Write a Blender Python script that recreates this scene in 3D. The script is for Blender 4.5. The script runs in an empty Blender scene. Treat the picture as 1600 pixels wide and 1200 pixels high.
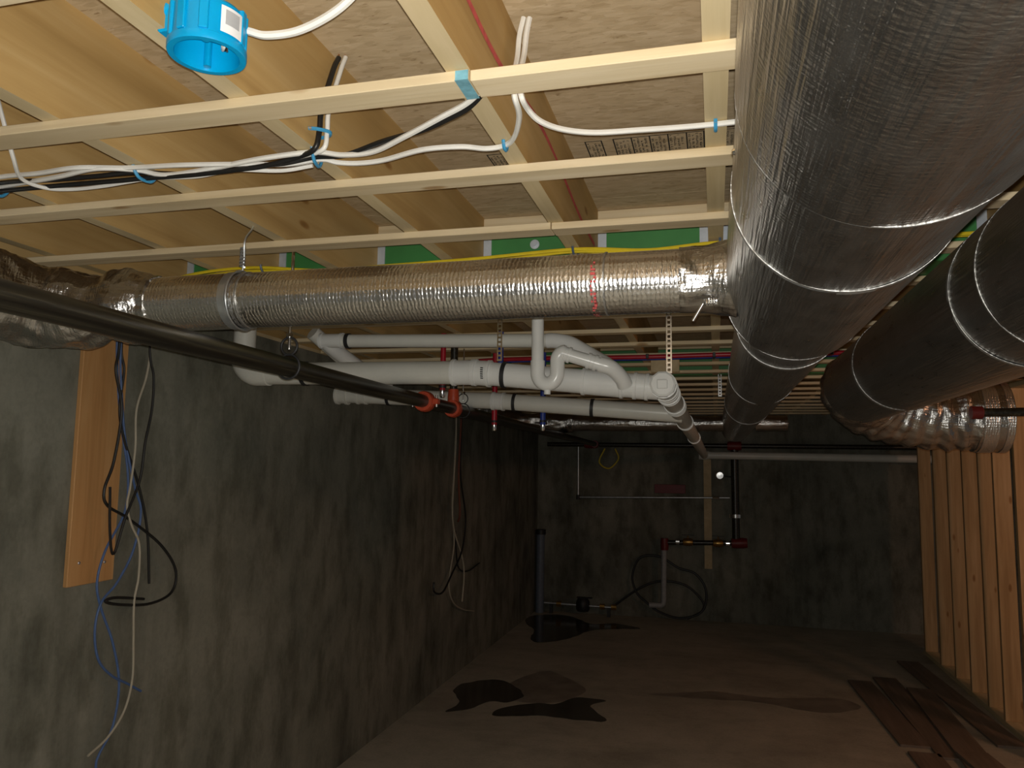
import bpy, bmesh, math, random
from mathutils import Vector, Matrix, noise

random.seed(7)
SC = bpy.context.scene
COL = SC.collection
PI = math.pi
EYE = 1.82            # lens height above the slab

# ------------------------------------------------------------------ camera, light, exposure
# rows: world axes written in camera space (pitched up 6 deg, turned 15 deg to the left, slight roll)
RX = Vector((0.96689622, 0.01231883, 0.25487243))
RY = Vector((0.25472234, -0.1057338, -0.96121636))
RZ = Vector((0.01510757, 0.99431816, -0.10537149))
ROT = Matrix((RX, RY, RZ))
cam_data = bpy.data.cameras.new('camera')
cam_data.sensor_fit = 'HORIZONTAL'; cam_data.sensor_width = 36.0
cam_data.lens = 1200.0 / 1600.0 * 36.0
cam_data.clip_start = 0.01; cam_data.clip_end = 60
cam = bpy.data.objects.new('camera', cam_data); COL.objects.link(cam)
cam.matrix_world = Matrix.Translation((0, 0, EYE)) @ ROT.to_4x4()
SC.camera = cam

world = bpy.data.worlds.new('world'); SC.world = world
world.use_nodes = True
world.node_tree.nodes['Background'].inputs[0].default_value = (1.0, 0.95, 0.86, 1)
world.node_tree.nodes['Background'].inputs[1].default_value = 0.06

def lamp(name, kind, loc, energy, color, size):
    l = bpy.data.lights.new(name, kind); l.energy = energy; l.color = color
    l.shadow_soft_size = size
    o = bpy.data.objects.new(name, l); COL.objects.link(o); o.location = loc
    return o
# the phone's own flash, just above the lens
off = ROT @ Vector((0.001, 0.012, 0.0))
lamp('phone_flash', 'POINT', Vector((0, 0, EYE)) + off, 92.0, (1.0, 0.965, 0.88), 0.004)
# warm bulb burning in the next room, beyond the stud wall
lamp('warm_bulb', 'POINT', (3.0, 3.9, 2.3), 30.0, (1.0, 0.48, 0.26), 0.12)

SC.view_settings.view_transform = 'Standard'
SC.view_settings.look = 'None'
SC.view_settings.gamma = 1.0
SC.view_settings.use_curve_mapping = False
SC.view_settings.exposure = 0.0

# ------------------------------------------------------------------ materials
def new_mat(name):
    m = bpy.data.materials.new(name); m.use_nodes = True
    nt = m.node_tree
    return m, nt, nt.nodes['Principled BSDF']

def nd(nt, t, **kw):
    n = nt.nodes.new(t)
    for k, v in kw.items():
        setattr(n, k, v)
    return n

def coords(nt, scale=(1, 1, 1), space='Object', rnd=0.0):
    tc = nd(nt, 'ShaderNodeTexCoord')
    mp = nd(nt, 'ShaderNodeMapping')
    mp.inputs['Scale'].default_value = scale
    src = tc.outputs[space]
    if rnd:
        oi = nd(nt, 'ShaderNodeObjectInfo')
        mul = nd(nt, 'ShaderNodeMath', operation='MULTIPLY'); mul.inputs[1].default_value = rnd
        nt.links.new(oi.outputs['Random'], mul.inputs[0])
        add = nd(nt, 'ShaderNodeVectorMath', operation='ADD')
        nt.links.new(src, add.inputs[0]); nt.links.new(mul.outputs[0], add.inputs[1])
        src = add.outputs[0]
    nt.links.new(src, mp.inputs['Vector'])
    return mp.outputs['Vector']

def noise_tex(nt, vec, scale, detail=4, rough=0.55, dist=0.0):
    n = nd(nt, 'ShaderNodeTexNoise')
    n.inputs['Scale'].default_value = scale; n.inputs['Detail'].default_value = detail
    n.inputs['Roughness'].default_value = rough; n.inputs['Distortion'].default_value = dist
    nt.links.new(vec, n.inputs['Vector'])
    return n.outputs['Fac']

def ramp(nt, fac, stops):
    r = nd(nt, 'ShaderNodeValToRGB')
    e = r.color_ramp.elements
    while len(e) < len(stops): e.new(0.5)
    for el, (p, c) in zip(e, stops):
        el.position = p; el.color = (c[0], c[1], c[2], 1)
    nt.links.new(fac, r.inputs['Fac'])
    return r.outputs['Color']

def mix(nt, a, b, fac, mode='MIX'):
    n = nd(nt, 'ShaderNodeMix', data_type='RGBA', blend_type=mode)
    for sock, v in ((n.inputs[6], a), (n.inputs[7], b), (n.inputs[0], fac)):
        if hasattr(v, 'links'): nt.links.new(v, sock)
        elif isinstance(v, (int, float)): sock.default_value = v
        else: sock.default_value = (v[0], v[1], v[2], 1)
    return n.outputs[2]

def math_n(nt, op, a, b):
    n = nd(nt, 'ShaderNodeMath', operation=op)
    for s, v in ((n.inputs[0], a), (n.inputs[1], b)):
        if hasattr(v, 'links'): nt.links.new(v, s)
        else: s.default_value = v
    return n.outputs[0]

def bump(nt, bsdf, height, strength, dist=0.01):
    b = nd(nt, 'ShaderNodeBump')
    b.inputs['Strength'].default_value = strength; b.inputs['Distance'].default_value = dist
    nt.links.new(height, b.inputs['Height']); nt.links.new(b.outputs['Normal'], bsdf.inputs['Normal'])

def plain(name, color, rough=0.5, metallic=0.0, var=0.12, scale=30, spec=0.5, bmp=0.0):
    m, nt, b = new_mat(name)
    v = coords(nt, rnd=9)
    f = noise_tex(nt, v, scale, 3)
    lo = [max(0, c * (1 - var)) for c in color]; hi = [min(1, c * (1 + var)) for c in color]
    nt.links.new(ramp(nt, f, [(0.3, lo), (0.7, hi)]), b.inputs['Base Color'])
    b.inputs['Roughness'].default_value = rough; b.inputs['Metallic'].default_value = metallic
    b.inputs['Specular IOR Level'].default_value = spec
    if bmp: bump(nt, b, f, bmp, 0.004)
    return m

def wood(name, lo, mid, hi, axis, grain=1.0, rough=0.6, knots=True):
    """grain stretched along one axis"""
    m, nt, b = new_mat(name)
    sc = [26 * grain] * 3; sc[axis] = 1.3 * grain
    v = coords(nt, sc, rnd=40)
    f = noise_tex(nt, v, 1.0, 6, 0.6, 0.6)
    col = ramp(nt, f, [(0.25, lo), (0.5, mid), (0.75, hi)])
    sc2 = [5] * 3; sc2[axis] = 0.9
    f2 = noise_tex(nt, coords(nt, sc2, rnd=17), 1.0, 2, 0.5, 1.2)
    col = mix(nt, col, ramp(nt, f2, [(0.3, (0.72, 0.68, 0.6)), (0.6, (1, 1, 1))]), 0.6, 'MULTIPLY')
    if knots:
        vs = [9, 9, 9]; vs[axis] = 3.2
        vo = nd(nt, 'ShaderNodeTexVoronoi'); vo.inputs['Scale'].default_value = 1.0
        nt.links.new(coords(nt, vs, rnd=23), vo.inputs['Vector'])
        k = ramp(nt, vo.outputs['Distance'], [(0.0, (0.35, 0.2, 0.1)), (0.07, (0.55, 0.38, 0.2)), (0.12, (1, 1, 1))])
        col = mix(nt, col, k, 0.75, 'MULTIPLY')
    nt.links.new(col, b.inputs['Base Color'])
    b.inputs['Roughness'].default_value = rough; b.inputs['Specular IOR Level'].default_value = 0.3
    bump(nt, b, f, 0.25, 0.003)
    return m

M = {}
M['spruce_x'] = wood('spruce_strip', (0.60, 0.47, 0.28), (0.74, 0.61, 0.40), (0.82, 0.70, 0.50), 0)
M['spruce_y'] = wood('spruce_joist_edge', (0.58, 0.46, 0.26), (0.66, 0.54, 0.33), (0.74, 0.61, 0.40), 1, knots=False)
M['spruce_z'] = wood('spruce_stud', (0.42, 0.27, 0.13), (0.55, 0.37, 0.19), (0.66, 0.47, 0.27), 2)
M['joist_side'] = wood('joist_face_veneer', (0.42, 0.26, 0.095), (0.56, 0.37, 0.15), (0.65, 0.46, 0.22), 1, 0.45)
M['board'] = wood('orange_spruce_board', (0.44, 0.22, 0.08), (0.56, 0.30, 0.12), (0.62, 0.36, 0.16), 2)
M['plank'] = wood('weathered_brown_plank', (0.15, 0.115, 0.09), (0.20, 0.155, 0.125), (0.27, 0.21, 0.17), 1, knots=False)
M['ply'] = wood('pale_plywood', (0.55, 0.42, 0.24), (0.64, 0.50, 0.30), (0.70, 0.57, 0.36), 1, 0.5, knots=False)

def osb():
    m, nt, b = new_mat('oriented_strand_board')
    cols = None; hts = None
    for i, (sx, sy) in enumerate(((22, 75), (16, 60), (34, 110))):
        vo = nd(nt, 'ShaderNodeTexVoronoi')
        vo.inputs['Scale'].default_value = 1.0; vo.inputs['Randomness'].default_value = 1.0
        base = coords(nt, (sx, sy, 1))
        nz = nd(nt, 'ShaderNodeTexNoise'); nz.inputs['Scale'].default_value = 5
        nt.links.new(coords(nt), nz.inputs['Vector'])
        ad = nd(nt, 'ShaderNodeVectorMath', operation='MULTIPLY_ADD')
        ad.inputs[1].default_value = (2.2, 2.2, 0)
        nt.links.new(nz.outputs['Color'], ad.inputs[0]); nt.links.new(base, ad.inputs[2])
        nt.links.new(ad.outputs[0], vo.inputs['Vector'])
        bw = nd(nt, 'ShaderNodeRGBToBW'); nt.links.new(vo.outputs['Color'], bw.inputs[0])
        c = ramp(nt, bw.outputs[0], [(0.12, (0.42, 0.31, 0.18)), (0.35, (0.55, 0.425, 0.265)), (0.65, (0.61, 0.48, 0.31)), (0.9, (0.67, 0.54, 0.37))])
        cols = c if cols is None else mix(nt, cols, c, 0.45)
        hts = bw.outputs[0] if hts is None else math_n(nt, 'ADD', hts, bw.outputs[0])
    dk = ramp(nt, noise_tex(nt, coords(nt, (30, 120, 1)), 1.0, 3, 0.6), [(0.27, (0.45, 0.36, 0.26)), (0.36, (1, 1, 1))])
    cols = mix(nt, cols, dk, 0.8, 'MULTIPLY')
    nt.links.new(cols, b.inputs['Base Color'])
    b.inputs['Roughness'].default_value = 0.75; b.inputs['Specular IOR Level'].default_value = 0.2
    bump(nt, b, hts, 0.35, 0.003)
    return m
M['osb'] = osb()

def concrete(name, base, dark, light, streak_axis_scale, rough=0.9, stain=0.75, pits=0.25, blotch=(1, 1, 0.45), bl=0.7):
    m, nt, b = new_mat(name)
    v = coords(nt)
    f1 = noise_tex(nt, v, 1.6, 6, 0.6, 0.3)
    col = ramp(nt, f1, [(0.3, dark), (0.5, base), (0.72, light)])
    fs = noise_tex(nt, coords(nt, streak_axis_scale), 1.0, 5, 0.62, 0.4)
    col = mix(nt, col, ramp(nt, fs, [(0.32, (0.5, 0.5, 0.48)), (0.52, (1, 1, 1)), (0.75, (1.12, 1.12, 1.1))]), stain, 'MULTIPLY')
    f3 = noise_tex(nt, coords(nt, blotch), 7, 5, 0.62)
    col = mix(nt, col, ramp(nt, f3, [(0.36, (0.5, 0.49, 0.45)), (0.54, (1, 1, 1))]), bl, 'MULTIPLY')
    f4 = noise_tex(nt, v, 60, 3, 0.6)
    col = mix(nt, col, ramp(nt, f4, [(0.3, (0.86, 0.86, 0.86)), (0.6, (1.05, 1.05, 1.05))]), 0.6, 'MULTIPLY')
    nt.links.new(col, b.inputs['Base Color'])
    b.inputs['Roughness'].default_value = rough; b.inputs['Specular IOR Level'].default_value = 0.25
    bump(nt, b, math_n(nt, 'ADD', f3, math_n(nt, 'MULTIPLY', f4, 0.3)), pits, 0.01)
    return m
M['concrete'] = concrete('poured_concrete_wall', (0.205, 0.205, 0.168), (0.12, 0.125, 0.104), (0.27, 0.265, 0.22), (2.6, 2.6, 0.3), stain=0.75)
M['slab'] = concrete('concrete_slab', (0.46, 0.43, 0.355), (0.38, 0.35, 0.29), (0.53, 0.49, 0.41), (0.7, 2.2, 1), 0.85, 0.4, blotch=(1, 1, 1), bl=0.2)

def foil(name, ridge=1.0, fine=1.0, cross=0.0, crumple=0.0, rough=0.28, base=(0.58, 0.57, 0.55)):
    """reflective duct wrap: lengthwise ridges, cross ripples and the fine scrim, in metres of the wrap itself (uv)"""
    m, nt, b = new_mat(name)
    r1 = noise_tex(nt, coords(nt, (2.2, 46, 1), 'UV'), 1.0, 3, 0.5)
    r2 = noise_tex(nt, coords(nt, (7.0, 170, 1), 'UV'), 1.0, 2, 0.5)
    h = math_n(nt, 'MULTIPLY', r1, 1.6 * ridge)
    h = math_n(nt, 'ADD', h, math_n(nt, 'MULTIPLY', r2, 0.8 * ridge))
    f1 = noise_tex(nt, coords(nt, (210, 90, 1), 'UV'), 1.0, 2, 0.5)
    h = math_n(nt, 'ADD', h, math_n(nt, 'MULTIPLY', f1, 0.42 * fine))
    if cross:
        w = nd(nt, 'ShaderNodeTexWave', wave_type='BANDS', bands_direction='X')
        w.inputs['Scale'].default_value = 30; w.inputs['Distortion'].default_value = 4.5
        w.inputs['Detail'].default_value = 1.5; w.inputs['Detail Scale'].default_value = 2.0
        nt.links.new(coords(nt, (1.0, 0.55, 1), 'UV'), w.inputs['Vector'])
        sc = nd(nt, 'ShaderNodeTexWave', wave_type='BANDS', bands_direction='Y')
        sc.inputs['Scale'].default_value = 24; sc.inputs['Distortion'].default_value = 0.5
        nt.links.new(coords(nt, (1.0, 1.0, 1), 'UV'), sc.inputs['Vector'])
        ww = math_n(nt, 'MULTIPLY', w.outputs['Fac'], math_n(nt, 'ADD', math_n(nt, 'MULTIPLY', sc.outputs['Fac'], 0.5), 0.5))
        h = math_n(nt, 'ADD', h, math_n(nt, 'MULTIPLY', ww, cross))
    if crumple:
        vo = nd(nt, 'ShaderNodeTexVoronoi', feature='F1'); vo.inputs['Scale'].default_value = 1.0
        nt.links.new(coords(nt, (16, 30, 1), 'UV'), vo.inputs['Vector'])
        h = math_n(nt, 'ADD', h, math_n(nt, 'MULTIPLY', vo.outputs['Distance'], 1.6 * crumple))
        n3 = noise_tex(nt, coords(nt, (60, 24, 1), 'UV'), 1.0, 4, 0.6, 0.8)
        h = math_n(nt, 'ADD', h, math_n(nt, 'MULTIPLY', n3, 1.6 * crumple))
    nt.links.new(ramp(nt, noise_tex(nt, coords(nt, (6, 9, 1), 'UV'), 1.0, 3), [(0.3, [c * 0.85 for c in base]), (0.7, base)]), b.inputs['Base Color'])
    b.inputs['Metallic'].default_value = 1.0
    rr = nd(nt, 'ShaderNodeMapRange')
    rr.inputs['To Min'].default_value = rough - 0.05; rr.inputs['To Max'].default_value = rough + 0.08
    nt.links.new(noise_tex(nt, coords(nt, (12, 30, 1), 'UV'), 1.0, 3), rr.inputs['Value'])
    nt.links.new(rr.outputs[0], b.inputs['Roughness'])
    bump(nt, b, h, 1.0, 0.0018)
    return m
M['foil'] = foil('foil_duct_wrap', 1.5, 1.3, 0.10)
M['foil_scrim'] = foil('foil_duct_wrap_scrim', 0.25, 1.0, 0.45, rough=0.25, base=(0.82, 0.81, 0.80))
M['foil_flex'] = foil('crumpled_foil_wrap', 0.8, 0.6, 0.2, 1.0, rough=0.23, base=(0.62, 0.61, 0.60))
M['tape'] = foil('foil_tape', 0.4, 1.6, 0.6, 0.9, rough=0.5, base=(0.55, 0.55, 0.54))
M['mesh_tape'] = foil('bright_mesh_tape', 0.3, 1.6, 0.9, 0.3, rough=0.34, base=(0.9, 0.9, 0.9))

M['pvc'] = plain('white_pvc', (0.72, 0.72, 0.67), 0.32, 0, 0.05, 8)
M['pvc_new'] = plain('bright_white_pvc', (0.82, 0.83, 0.82), 0.25, 0, 0.03, 8)
M['ink'] = plain('black_ink', (0.02, 0.02, 0.018), 0.7)
def streaked_pipe():
    m, nt, b = new_mat('black_steel_pipe')
    f = noise_tex(nt, coords(nt, (55, 0.9, 55)), 1.0, 4, 0.6)
    nt.links.new(ramp(nt, f, [(0.38, (0.008, 0.007, 0.005)), (0.52, (0.020, 0.017, 0.011)), (0.70, (0.075, 0.065, 0.040))]), b.inputs['Base Color'])
    b.inputs['Roughness'].default_value = 0.36; b.inputs['Specular IOR Level'].default_value = 0.6
    bump(nt, b, f, 0.15, 0.002)
    return m
M['black_steel'] = streaked_pipe()
M['orange_cpl'] = plain('orange_red_paint', (0.55, 0.075, 0.03), 0.4, 0, 0.15, 20)
M['red_fit'] = plain('dark_red_paint', (0.17, 0.015, 0.014), 0.45)
M['red_sign'] = plain('red_sign_paint', (0.15, 0.008, 0.013), 0.5)
M['galv'] = plain('galvanised_steel', (0.62, 0.65, 0.68), 0.38, 0.9, 0.15, 25)
M['galv_dull'] = plain('dull_galvanised_sheet', (0.60, 0.66, 0.74), 0.55, 0.35, 0.1, 25)
M['zinc'] = plain('bright_zinc', (0.85, 0.86, 0.88), 0.18, 1.0, 0.08, 60)
M['dark_iron'] = plain('dark_iron_band', (0.04, 0.04, 0.042), 0.5, 0.4)
M['green_paint'] = plain('green_beam_paint', (0.055, 0.25, 0.07), 0.5, 0, 0.12, 6)
M['brass'] = plain('brass', (0.5, 0.3, 0.09), 0.35, 0.9)
M['grey_pipe'] = plain('grey_plastic_pipe', (0.36, 0.37, 0.38), 0.5)
M['blue_pipe'] = plain('slate_blue_pipe', (0.14, 0.17, 0.22), 0.45)
M['pex_red'] = plain('red_pex', (0.42, 0.015, 0.03), 0.35)
M['pex_blue'] = plain('blue_pex', (0.03, 0.06, 0.34), 0.35)
M['cable_white'] = plain('white_cable', (0.80, 0.79, 0.75), 0.42, 0, 0.04)
M['cable_cream'] = plain('cream_cable', (0.42, 0.38, 0.30), 0.5, 0, 0.08)
M['cable_black'] = plain('black_cable', (0.012, 0.012, 0.012), 0.4)
M['cable_blue'] = plain('blue_data_cable', (0.07, 0.13, 0.30), 0.5)
M['cable_brown'] = plain('brown_cable', (0.16, 0.05, 0.03), 0.5)
M['cable_yellow'] = plain('yellow_cable', (0.72, 0.55, 0.02), 0.45, 0, 0.06)
M['staple_blue'] = plain('blue_staple', (0.05, 0.30, 0.55), 0.4)
M['staple_dark'] = plain('dark_blue_clip', (0.07, 0.10, 0.15), 0.5)
M['box_blue'] = plain('bright_blue_plastic', (0.0, 0.33, 0.66), 0.28, 0, 0.06, 12)
M['label_white'] = plain('white_sticker', (0.85, 0.86, 0.88), 0.5, 0, 0.02)
M['label_grey'] = plain('grey_print', (0.45, 0.46, 0.48), 0.6, 0, 0.05)
M['copper'] = plain('copper_wire', (0.55, 0.28, 0.15), 0.3, 0.9)
M['chalk_red'] = plain('red_chalk', (0.62, 0.10, 0.10), 0.85, 0, 0.2, 60)
M['spray_blue'] = plain('blue_spray_paint', (0.18, 0.42, 0.52), 0.8, 0, 0.25, 50)
M['wet'] = plain('wet_concrete', (0.06, 0.052, 0.042), 0.12, 0, 0.25, 5, spec=0.4)
M['damp'] = plain('damp_concrete', (0.27, 0.24, 0.20), 0.5, 0, 0.25, 5)
M['rubber'] = plain('black_rubber', (0.015, 0.015, 0.015), 0.5)

# ------------------------------------------------------------------ builders
def world_of(p):
    v = Vector((0, 0, 0))
    while p is not None:
        v += p.location; p = p.parent
    return v

def tag(o, label=None, cat=None, group=None, kind=None):
    for k, v in (('label', label), ('category', cat), ('group', group), ('kind', kind)):
        if v: o[k] = v
    return o

def thing(name, loc, label, cat, group=None, kind=None):
    o = bpy.data.objects.new(name, None); COL.objects.link(o)
    o.location = loc; o.empty_display_size = 0.1
    return tag(o, label, cat, group, kind)

def put(name, verts, faces, mat, parent=None, smooth=False, uvs=None, mats=None, midx=None, sharp=35):
    verts = [Vector(v) for v in verts]
    if parent is not None:
        org = world_of(parent)
    else:
        lo = [min(v[i] for v in verts) for i in range(3)]; hi = [max(v[i] for v in verts) for i in range(3)]
        org = Vector(((lo[0] + hi[0]) / 2, (lo[1] + hi[1]) / 2, lo[2]))
    me = bpy.data.meshes.new(name)
    me.from_pydata([v - org for v in verts], [], faces)
    for mm in (mats or [mat]): me.materials.append(mm)
    if midx:
        for p, i in zip(me.polygons, midx): p.material_index = i
    if uvs:
        uv = me.uv_layers.new(name='UVMap')
        for p in me.polygons:
            for li, vi in zip(p.loop_indices, p.vertices):
                uv.data[li].uv = uvs[p.index][list(p.vertices).index(vi)] if isinstance(uvs, dict) else uvs[vi]
    if smooth:
        for p in me.polygons: p.use_smooth = True
        me.set_sharp_from_angle(angle=math.radians(sharp))
    me.update()
    o = bpy.data.objects.new(name, me); COL.objects.link(o)
    if parent is not None: o.parent = parent
    else: o.location = org
    return o

def box_geo(x0, x1, y0, y1, z0, z1):
    v = [(x0, y0, z0), (x1, y0, z0), (x1, y1, z0), (x0, y1, z0), (x0, y0, z1), (x1, y0, z1), (x1, y1, z1), (x0, y1, z1)]
    f = [(0, 3, 2, 1), (4, 5, 6, 7), (0, 1, 5, 4), (1, 2, 6, 5), (2, 3, 7, 6), (3, 0, 4, 7)]
    return v, f

def box(name, x0, x1, y0, y1, z0, z1, mat, parent=None, bev=0.0, rot=None, mats=None, midx=None):
    v, f = box_geo(x0, x1, y0, y1, z0, z1)
    if bev:
        bm = bmesh.new()
        vs = [bm.verts.new(p) for p in v]
        for q in f: bm.faces.new([vs[i] for i in q])
        bmesh.ops.bevel(bm, geom=list(bm.edges), offset=bev, segments=1, affect='EDGES', profile=0.5)
        bm.verts.index_update()
        v = [tuple(p.co) for p in bm.verts]; f = [[p.index for p in q.verts] for q in bm.faces]
        bm.free()
    if rot:
        c = Vector(((x0 + x1) / 2, (y0 + y1) / 2, (z0 + z1) / 2))
        R = rot.to_3x3()
        v = [R @ (Vector(p) - c) + c for p in v]
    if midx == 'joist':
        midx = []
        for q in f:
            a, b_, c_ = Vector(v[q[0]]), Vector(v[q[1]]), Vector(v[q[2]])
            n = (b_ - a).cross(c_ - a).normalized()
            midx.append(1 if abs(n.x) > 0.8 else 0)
    return put(name, v, f, mat, parent, mats=mats, midx=midx)

def spline(pts, n=8, closed=False):
    P = [Vector(p) for p in pts]
    out = []
    m = len(P)
    rng = m if closed else m - 1
    for i in range(rng):
        if closed:
            p0, p1, p2, p3 = P[(i - 1) % m], P[i], P[(i + 1) % m], P[(i + 2) % m]
        else:
            p0 = P[i - 1] if i else P[0] * 2 - P[1]
            p1, p2 = P[i], P[i + 1]
            p3 = P[i + 2] if i + 2 < m else P[-1] * 2 - P[-2]
        for k in range(n):
            t = k / n
            out.append(0.5 * ((2 * p1) + (-p0 + p2) * t + (2 * p0 - 5 * p1 + 4 * p2 - p3) * t * t + (-p0 + 3 * p1 - 3 * p2 + p3) * t ** 3))
    if not closed: out.append(P[-1])
    return out

def tube_geo(pts, r, seg=12, cap=True, closed=False, disp=None):
    P = [Vector(p) for p in pts]
    n = len(P)
    R = r if isinstance(r, (list, tuple)) else [r] * n
    T = []
    for i in range(n):
        if closed: t = P[(i + 1) % n] - P[i - 1]
        else: t = P[min(i + 1, n - 1)] - P[max(i - 1, 0)]
        T.append(t.normalized() if t.length > 1e-9 else Vector((0, 0, 1)))
    up = Vector((0, 0, 1)) if abs(T[0].z) < 0.9 else Vector((0, 1, 0))
    u = (up - T[0] * up.dot(T[0])).normalized()
    verts, faces, uvs = [], [], []
    L = 0.0
    for i in range(n):
        if i:
            L += (P[i] - P[i - 1]).length
            u = (u - T[i] * u.dot(T[i]))
            u = u.normalized()
        w = T[i].cross(u)
        for k in range(seg + 1):
            a = 2 * PI * k / seg
            rr = R[i]
            if disp: rr = rr + disp(L, (k % seg) / seg, i / (n - 1))
            verts.append(P[i] + (u * math.cos(a) + w * math.sin(a)) * rr)
            uvs.append((L, a * (sum(R) / n)))
    s = seg + 1
    for i in range(n - 1 if not closed else n):
        j = (i + 1) % n
        for k in range(seg):
            faces.append((i * s + k, i * s + k + 1, j * s + k + 1, j * s + k))
    if cap and not closed:
        for i, rev in ((0, False), (n - 1, True)):
            c = len(verts)
            ring = [i * s + k for k in range(seg)]
            base = len(verts)
            for q in ring:
                verts.append(verts[q]); uvs.append(uvs[q])
            idx = list(range(base, base + seg))
            faces.append(tuple(idx if rev else idx[::-1]))
    return verts, faces, uvs

def weld(verts, faces, uvs, eps=1e-6):
    return verts, faces, uvs

def tube(name, pts, r, mat, parent=None, seg=12, cap=True, closed=False, disp=None):
    v, f, u = tube_geo(pts, r, seg, cap, closed, disp)
    # merge the seam so shading stays smooth, keep uv per loop
    s = seg + 1
    n = len(pts)
    remap = {}
    for i in range(n):
        remap[i * s + seg] = i * s
    uvd = {i: [u[q] for q in face] for i, face in enumerate(f)}
    f2 = [tuple(remap.get(q, q) for q in face) for face in f]
    used = sorted({q for face in f2 for q in face})
    ix = {q: i for i, q in enumerate(used)}
    f3 = [tuple(ix[q] for q in face) for face in f2]
    return put(name, [v[q] for q in used], f3, mat, parent, smooth=True, uvs=uvd, sharp=50)

def cable(name, pts, r, mat, label=None, cat='cable', parent=None, seg=7, n=8, group=None):
    o = tube(name, spline(pts, n), r, mat, parent, seg=seg)
    if label: tag(o, label, cat, group)
    return o

def arc(c, a, b, ang, n=8):
    """points from c+a turning towards c+b"""
    c, a, b = Vector(c), Vector(a), Vector(b)
    return [c + a * math.cos(ang * i / n) + b * math.sin(ang * i / n) for i in range(n + 1)]

def lathe(name, prof, origin, axis, mat, parent=None, seg=24, closed=False):
    """profile (radius, height) turned about an axis"""
    A = Vector(axis).normalized(); O = Vector(origin)
    u = Vector((1, 0, 0)) if abs(A.x) < 0.9 else Vector((0, 1, 0))
    u = (u - A * u.dot(A)).normalized(); w = A.cross(u)
    v, f, uvd = [], [], {}
    m = len(prof)
    for k in range(seg):
        a = 2 * PI * k / seg
        for rr, h in prof: v.append(O + A * h + (u * math.cos(a) + w * math.sin(a)) * rr)
    for k in range(seg):
        k2 = (k + 1) % seg
        for i in range(m if closed else m - 1):
            j = (i + 1) % m
            f.append((k * m + i, k2 * m + i, k2 * m + j, k * m + j))
            r_ = (prof[i][0] + prof[j][0]) / 2
            uvd[len(f) - 1] = [(prof[i][1], 2 * PI * r_ * k / seg), (prof[i][1], 2 * PI * r_ * (k + 1) / seg), (prof[j][1], 2 * PI * r_ * (k + 1) / seg), (prof[j][1], 2 * PI * r_ * k / seg)]
    return put(name, v, f, mat, parent, smooth=True, uvs=uvd, sharp=30)

def band(name, c, axis, r, w, t, mat, parent=None, seg=28):
    """a flat band clamped round a pipe"""
    h = w / 2
    return lathe(name, [(r, -h), (r + t, -h), (r + t, h), (r, h)], c, axis, mat, parent, seg, closed=True)

def ring(name, c, axis, R, r, mat, parent=None, seg=32, arc_from=0.0, arc_to=2 * PI):
    A = Vector(axis).normalized(); O = Vector(c)
    u = Vector((0, 0, 1)) if abs(A.z) < 0.9 else Vector((1, 0, 0))
    w = A.cross(u)
    full = abs(arc_to - arc_from - 2 * PI) < 1e-6
    pts = [O + (u * math.cos(arc_from + (arc_to - arc_from) * i / seg) + w * math.sin(arc_from + (arc_to - arc_from) * i / seg)) * R for i in range(seg if full else seg + 1)]
    return tube(name, pts, r, mat, parent, seg=8, closed=full)

def hub(name, a, b, r, mat, parent, lip=0.004, seg=24):
    """pipe fitting: a sleeve with a raised lip at both ends"""
    a, b = Vector(a), Vector(b)
    L = (b - a).length
    return lathe(name, [(r, 0), (r + lip, 0), (r + lip, min(0.012, L * .3)), (r + lip * .45, min(0.014, L * .32)), (r + lip * .45, L - min(0.014, L * .32)), (r + lip, L - min(0.012, L * .3)), (r + lip, L), (r, L)], a, b - a, mat, parent, seg)

def screw_hex(name, c, axis, r, h, mat, parent):
    return lathe(name, [(0, 0), (r, 0), (r, h), (0, h)], c, axis, mat, parent, seg=6)

# ------------------------------------------------------------------ the room
X_L, X_R, Y_N, Y_B = -2.22, 4.6, -1.2, 9.75
Z_STRAP, Z_J0, Z_J1 = 2.45, 2.469, 2.705

fl = box('floor', X_L - 0.25, X_R, Y_N, Y_B + 0.25, -0.12, 0.0, M['slab'])
tag(fl, 'bare grey concrete floor slab with damp stains', 'floor', kind='structure')
wl = box('wall_left', X_L - 0.25, X_L, Y_N, Y_B + 0.25, 0, 2.45, M['concrete'])
tag(wl, 'long poured concrete wall with dark vertical streaks, carrying the wooden board', 'wall', kind='structure')
wb = box('wall_back', X_L, X_R, Y_B, Y_B + 0.25, 0, 2.72, M['concrete'])
tag(wb, 'dark concrete end wall behind the black sprinkler pipes', 'wall', kind='structure')

ceil = thing('ceiling', (0, 4, Z_J0), 'open timber ceiling of joists, furring strips and strand board', 'ceiling', kind='structure')
# subfloor sheets, long side across the joists
sheet_y = [-1.2, 0.02, 1.24, 2.46, 3.68, 4.90, 6.12, 7.34, 8.56, 9.78]
for i in range(len(sheet_y) - 1):
    xo = -2.45 if i % 2 else -1.24
    xs = [-2.45] + ([xo] if xo > -2.4 else []) + [xo + 2.44, xo + 4.88, 4.7]
    for a, b in zip(xs[:-1], xs[1:]):
        if b - a > 0.05:
            box('subfloor_sheet', a + 0.001, b - 0.001, sheet_y[i] + 0.001, sheet_y[i + 1] - 0.001, Z_J1, Z_J1 + 0.018, M['osb'], ceil)
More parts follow.
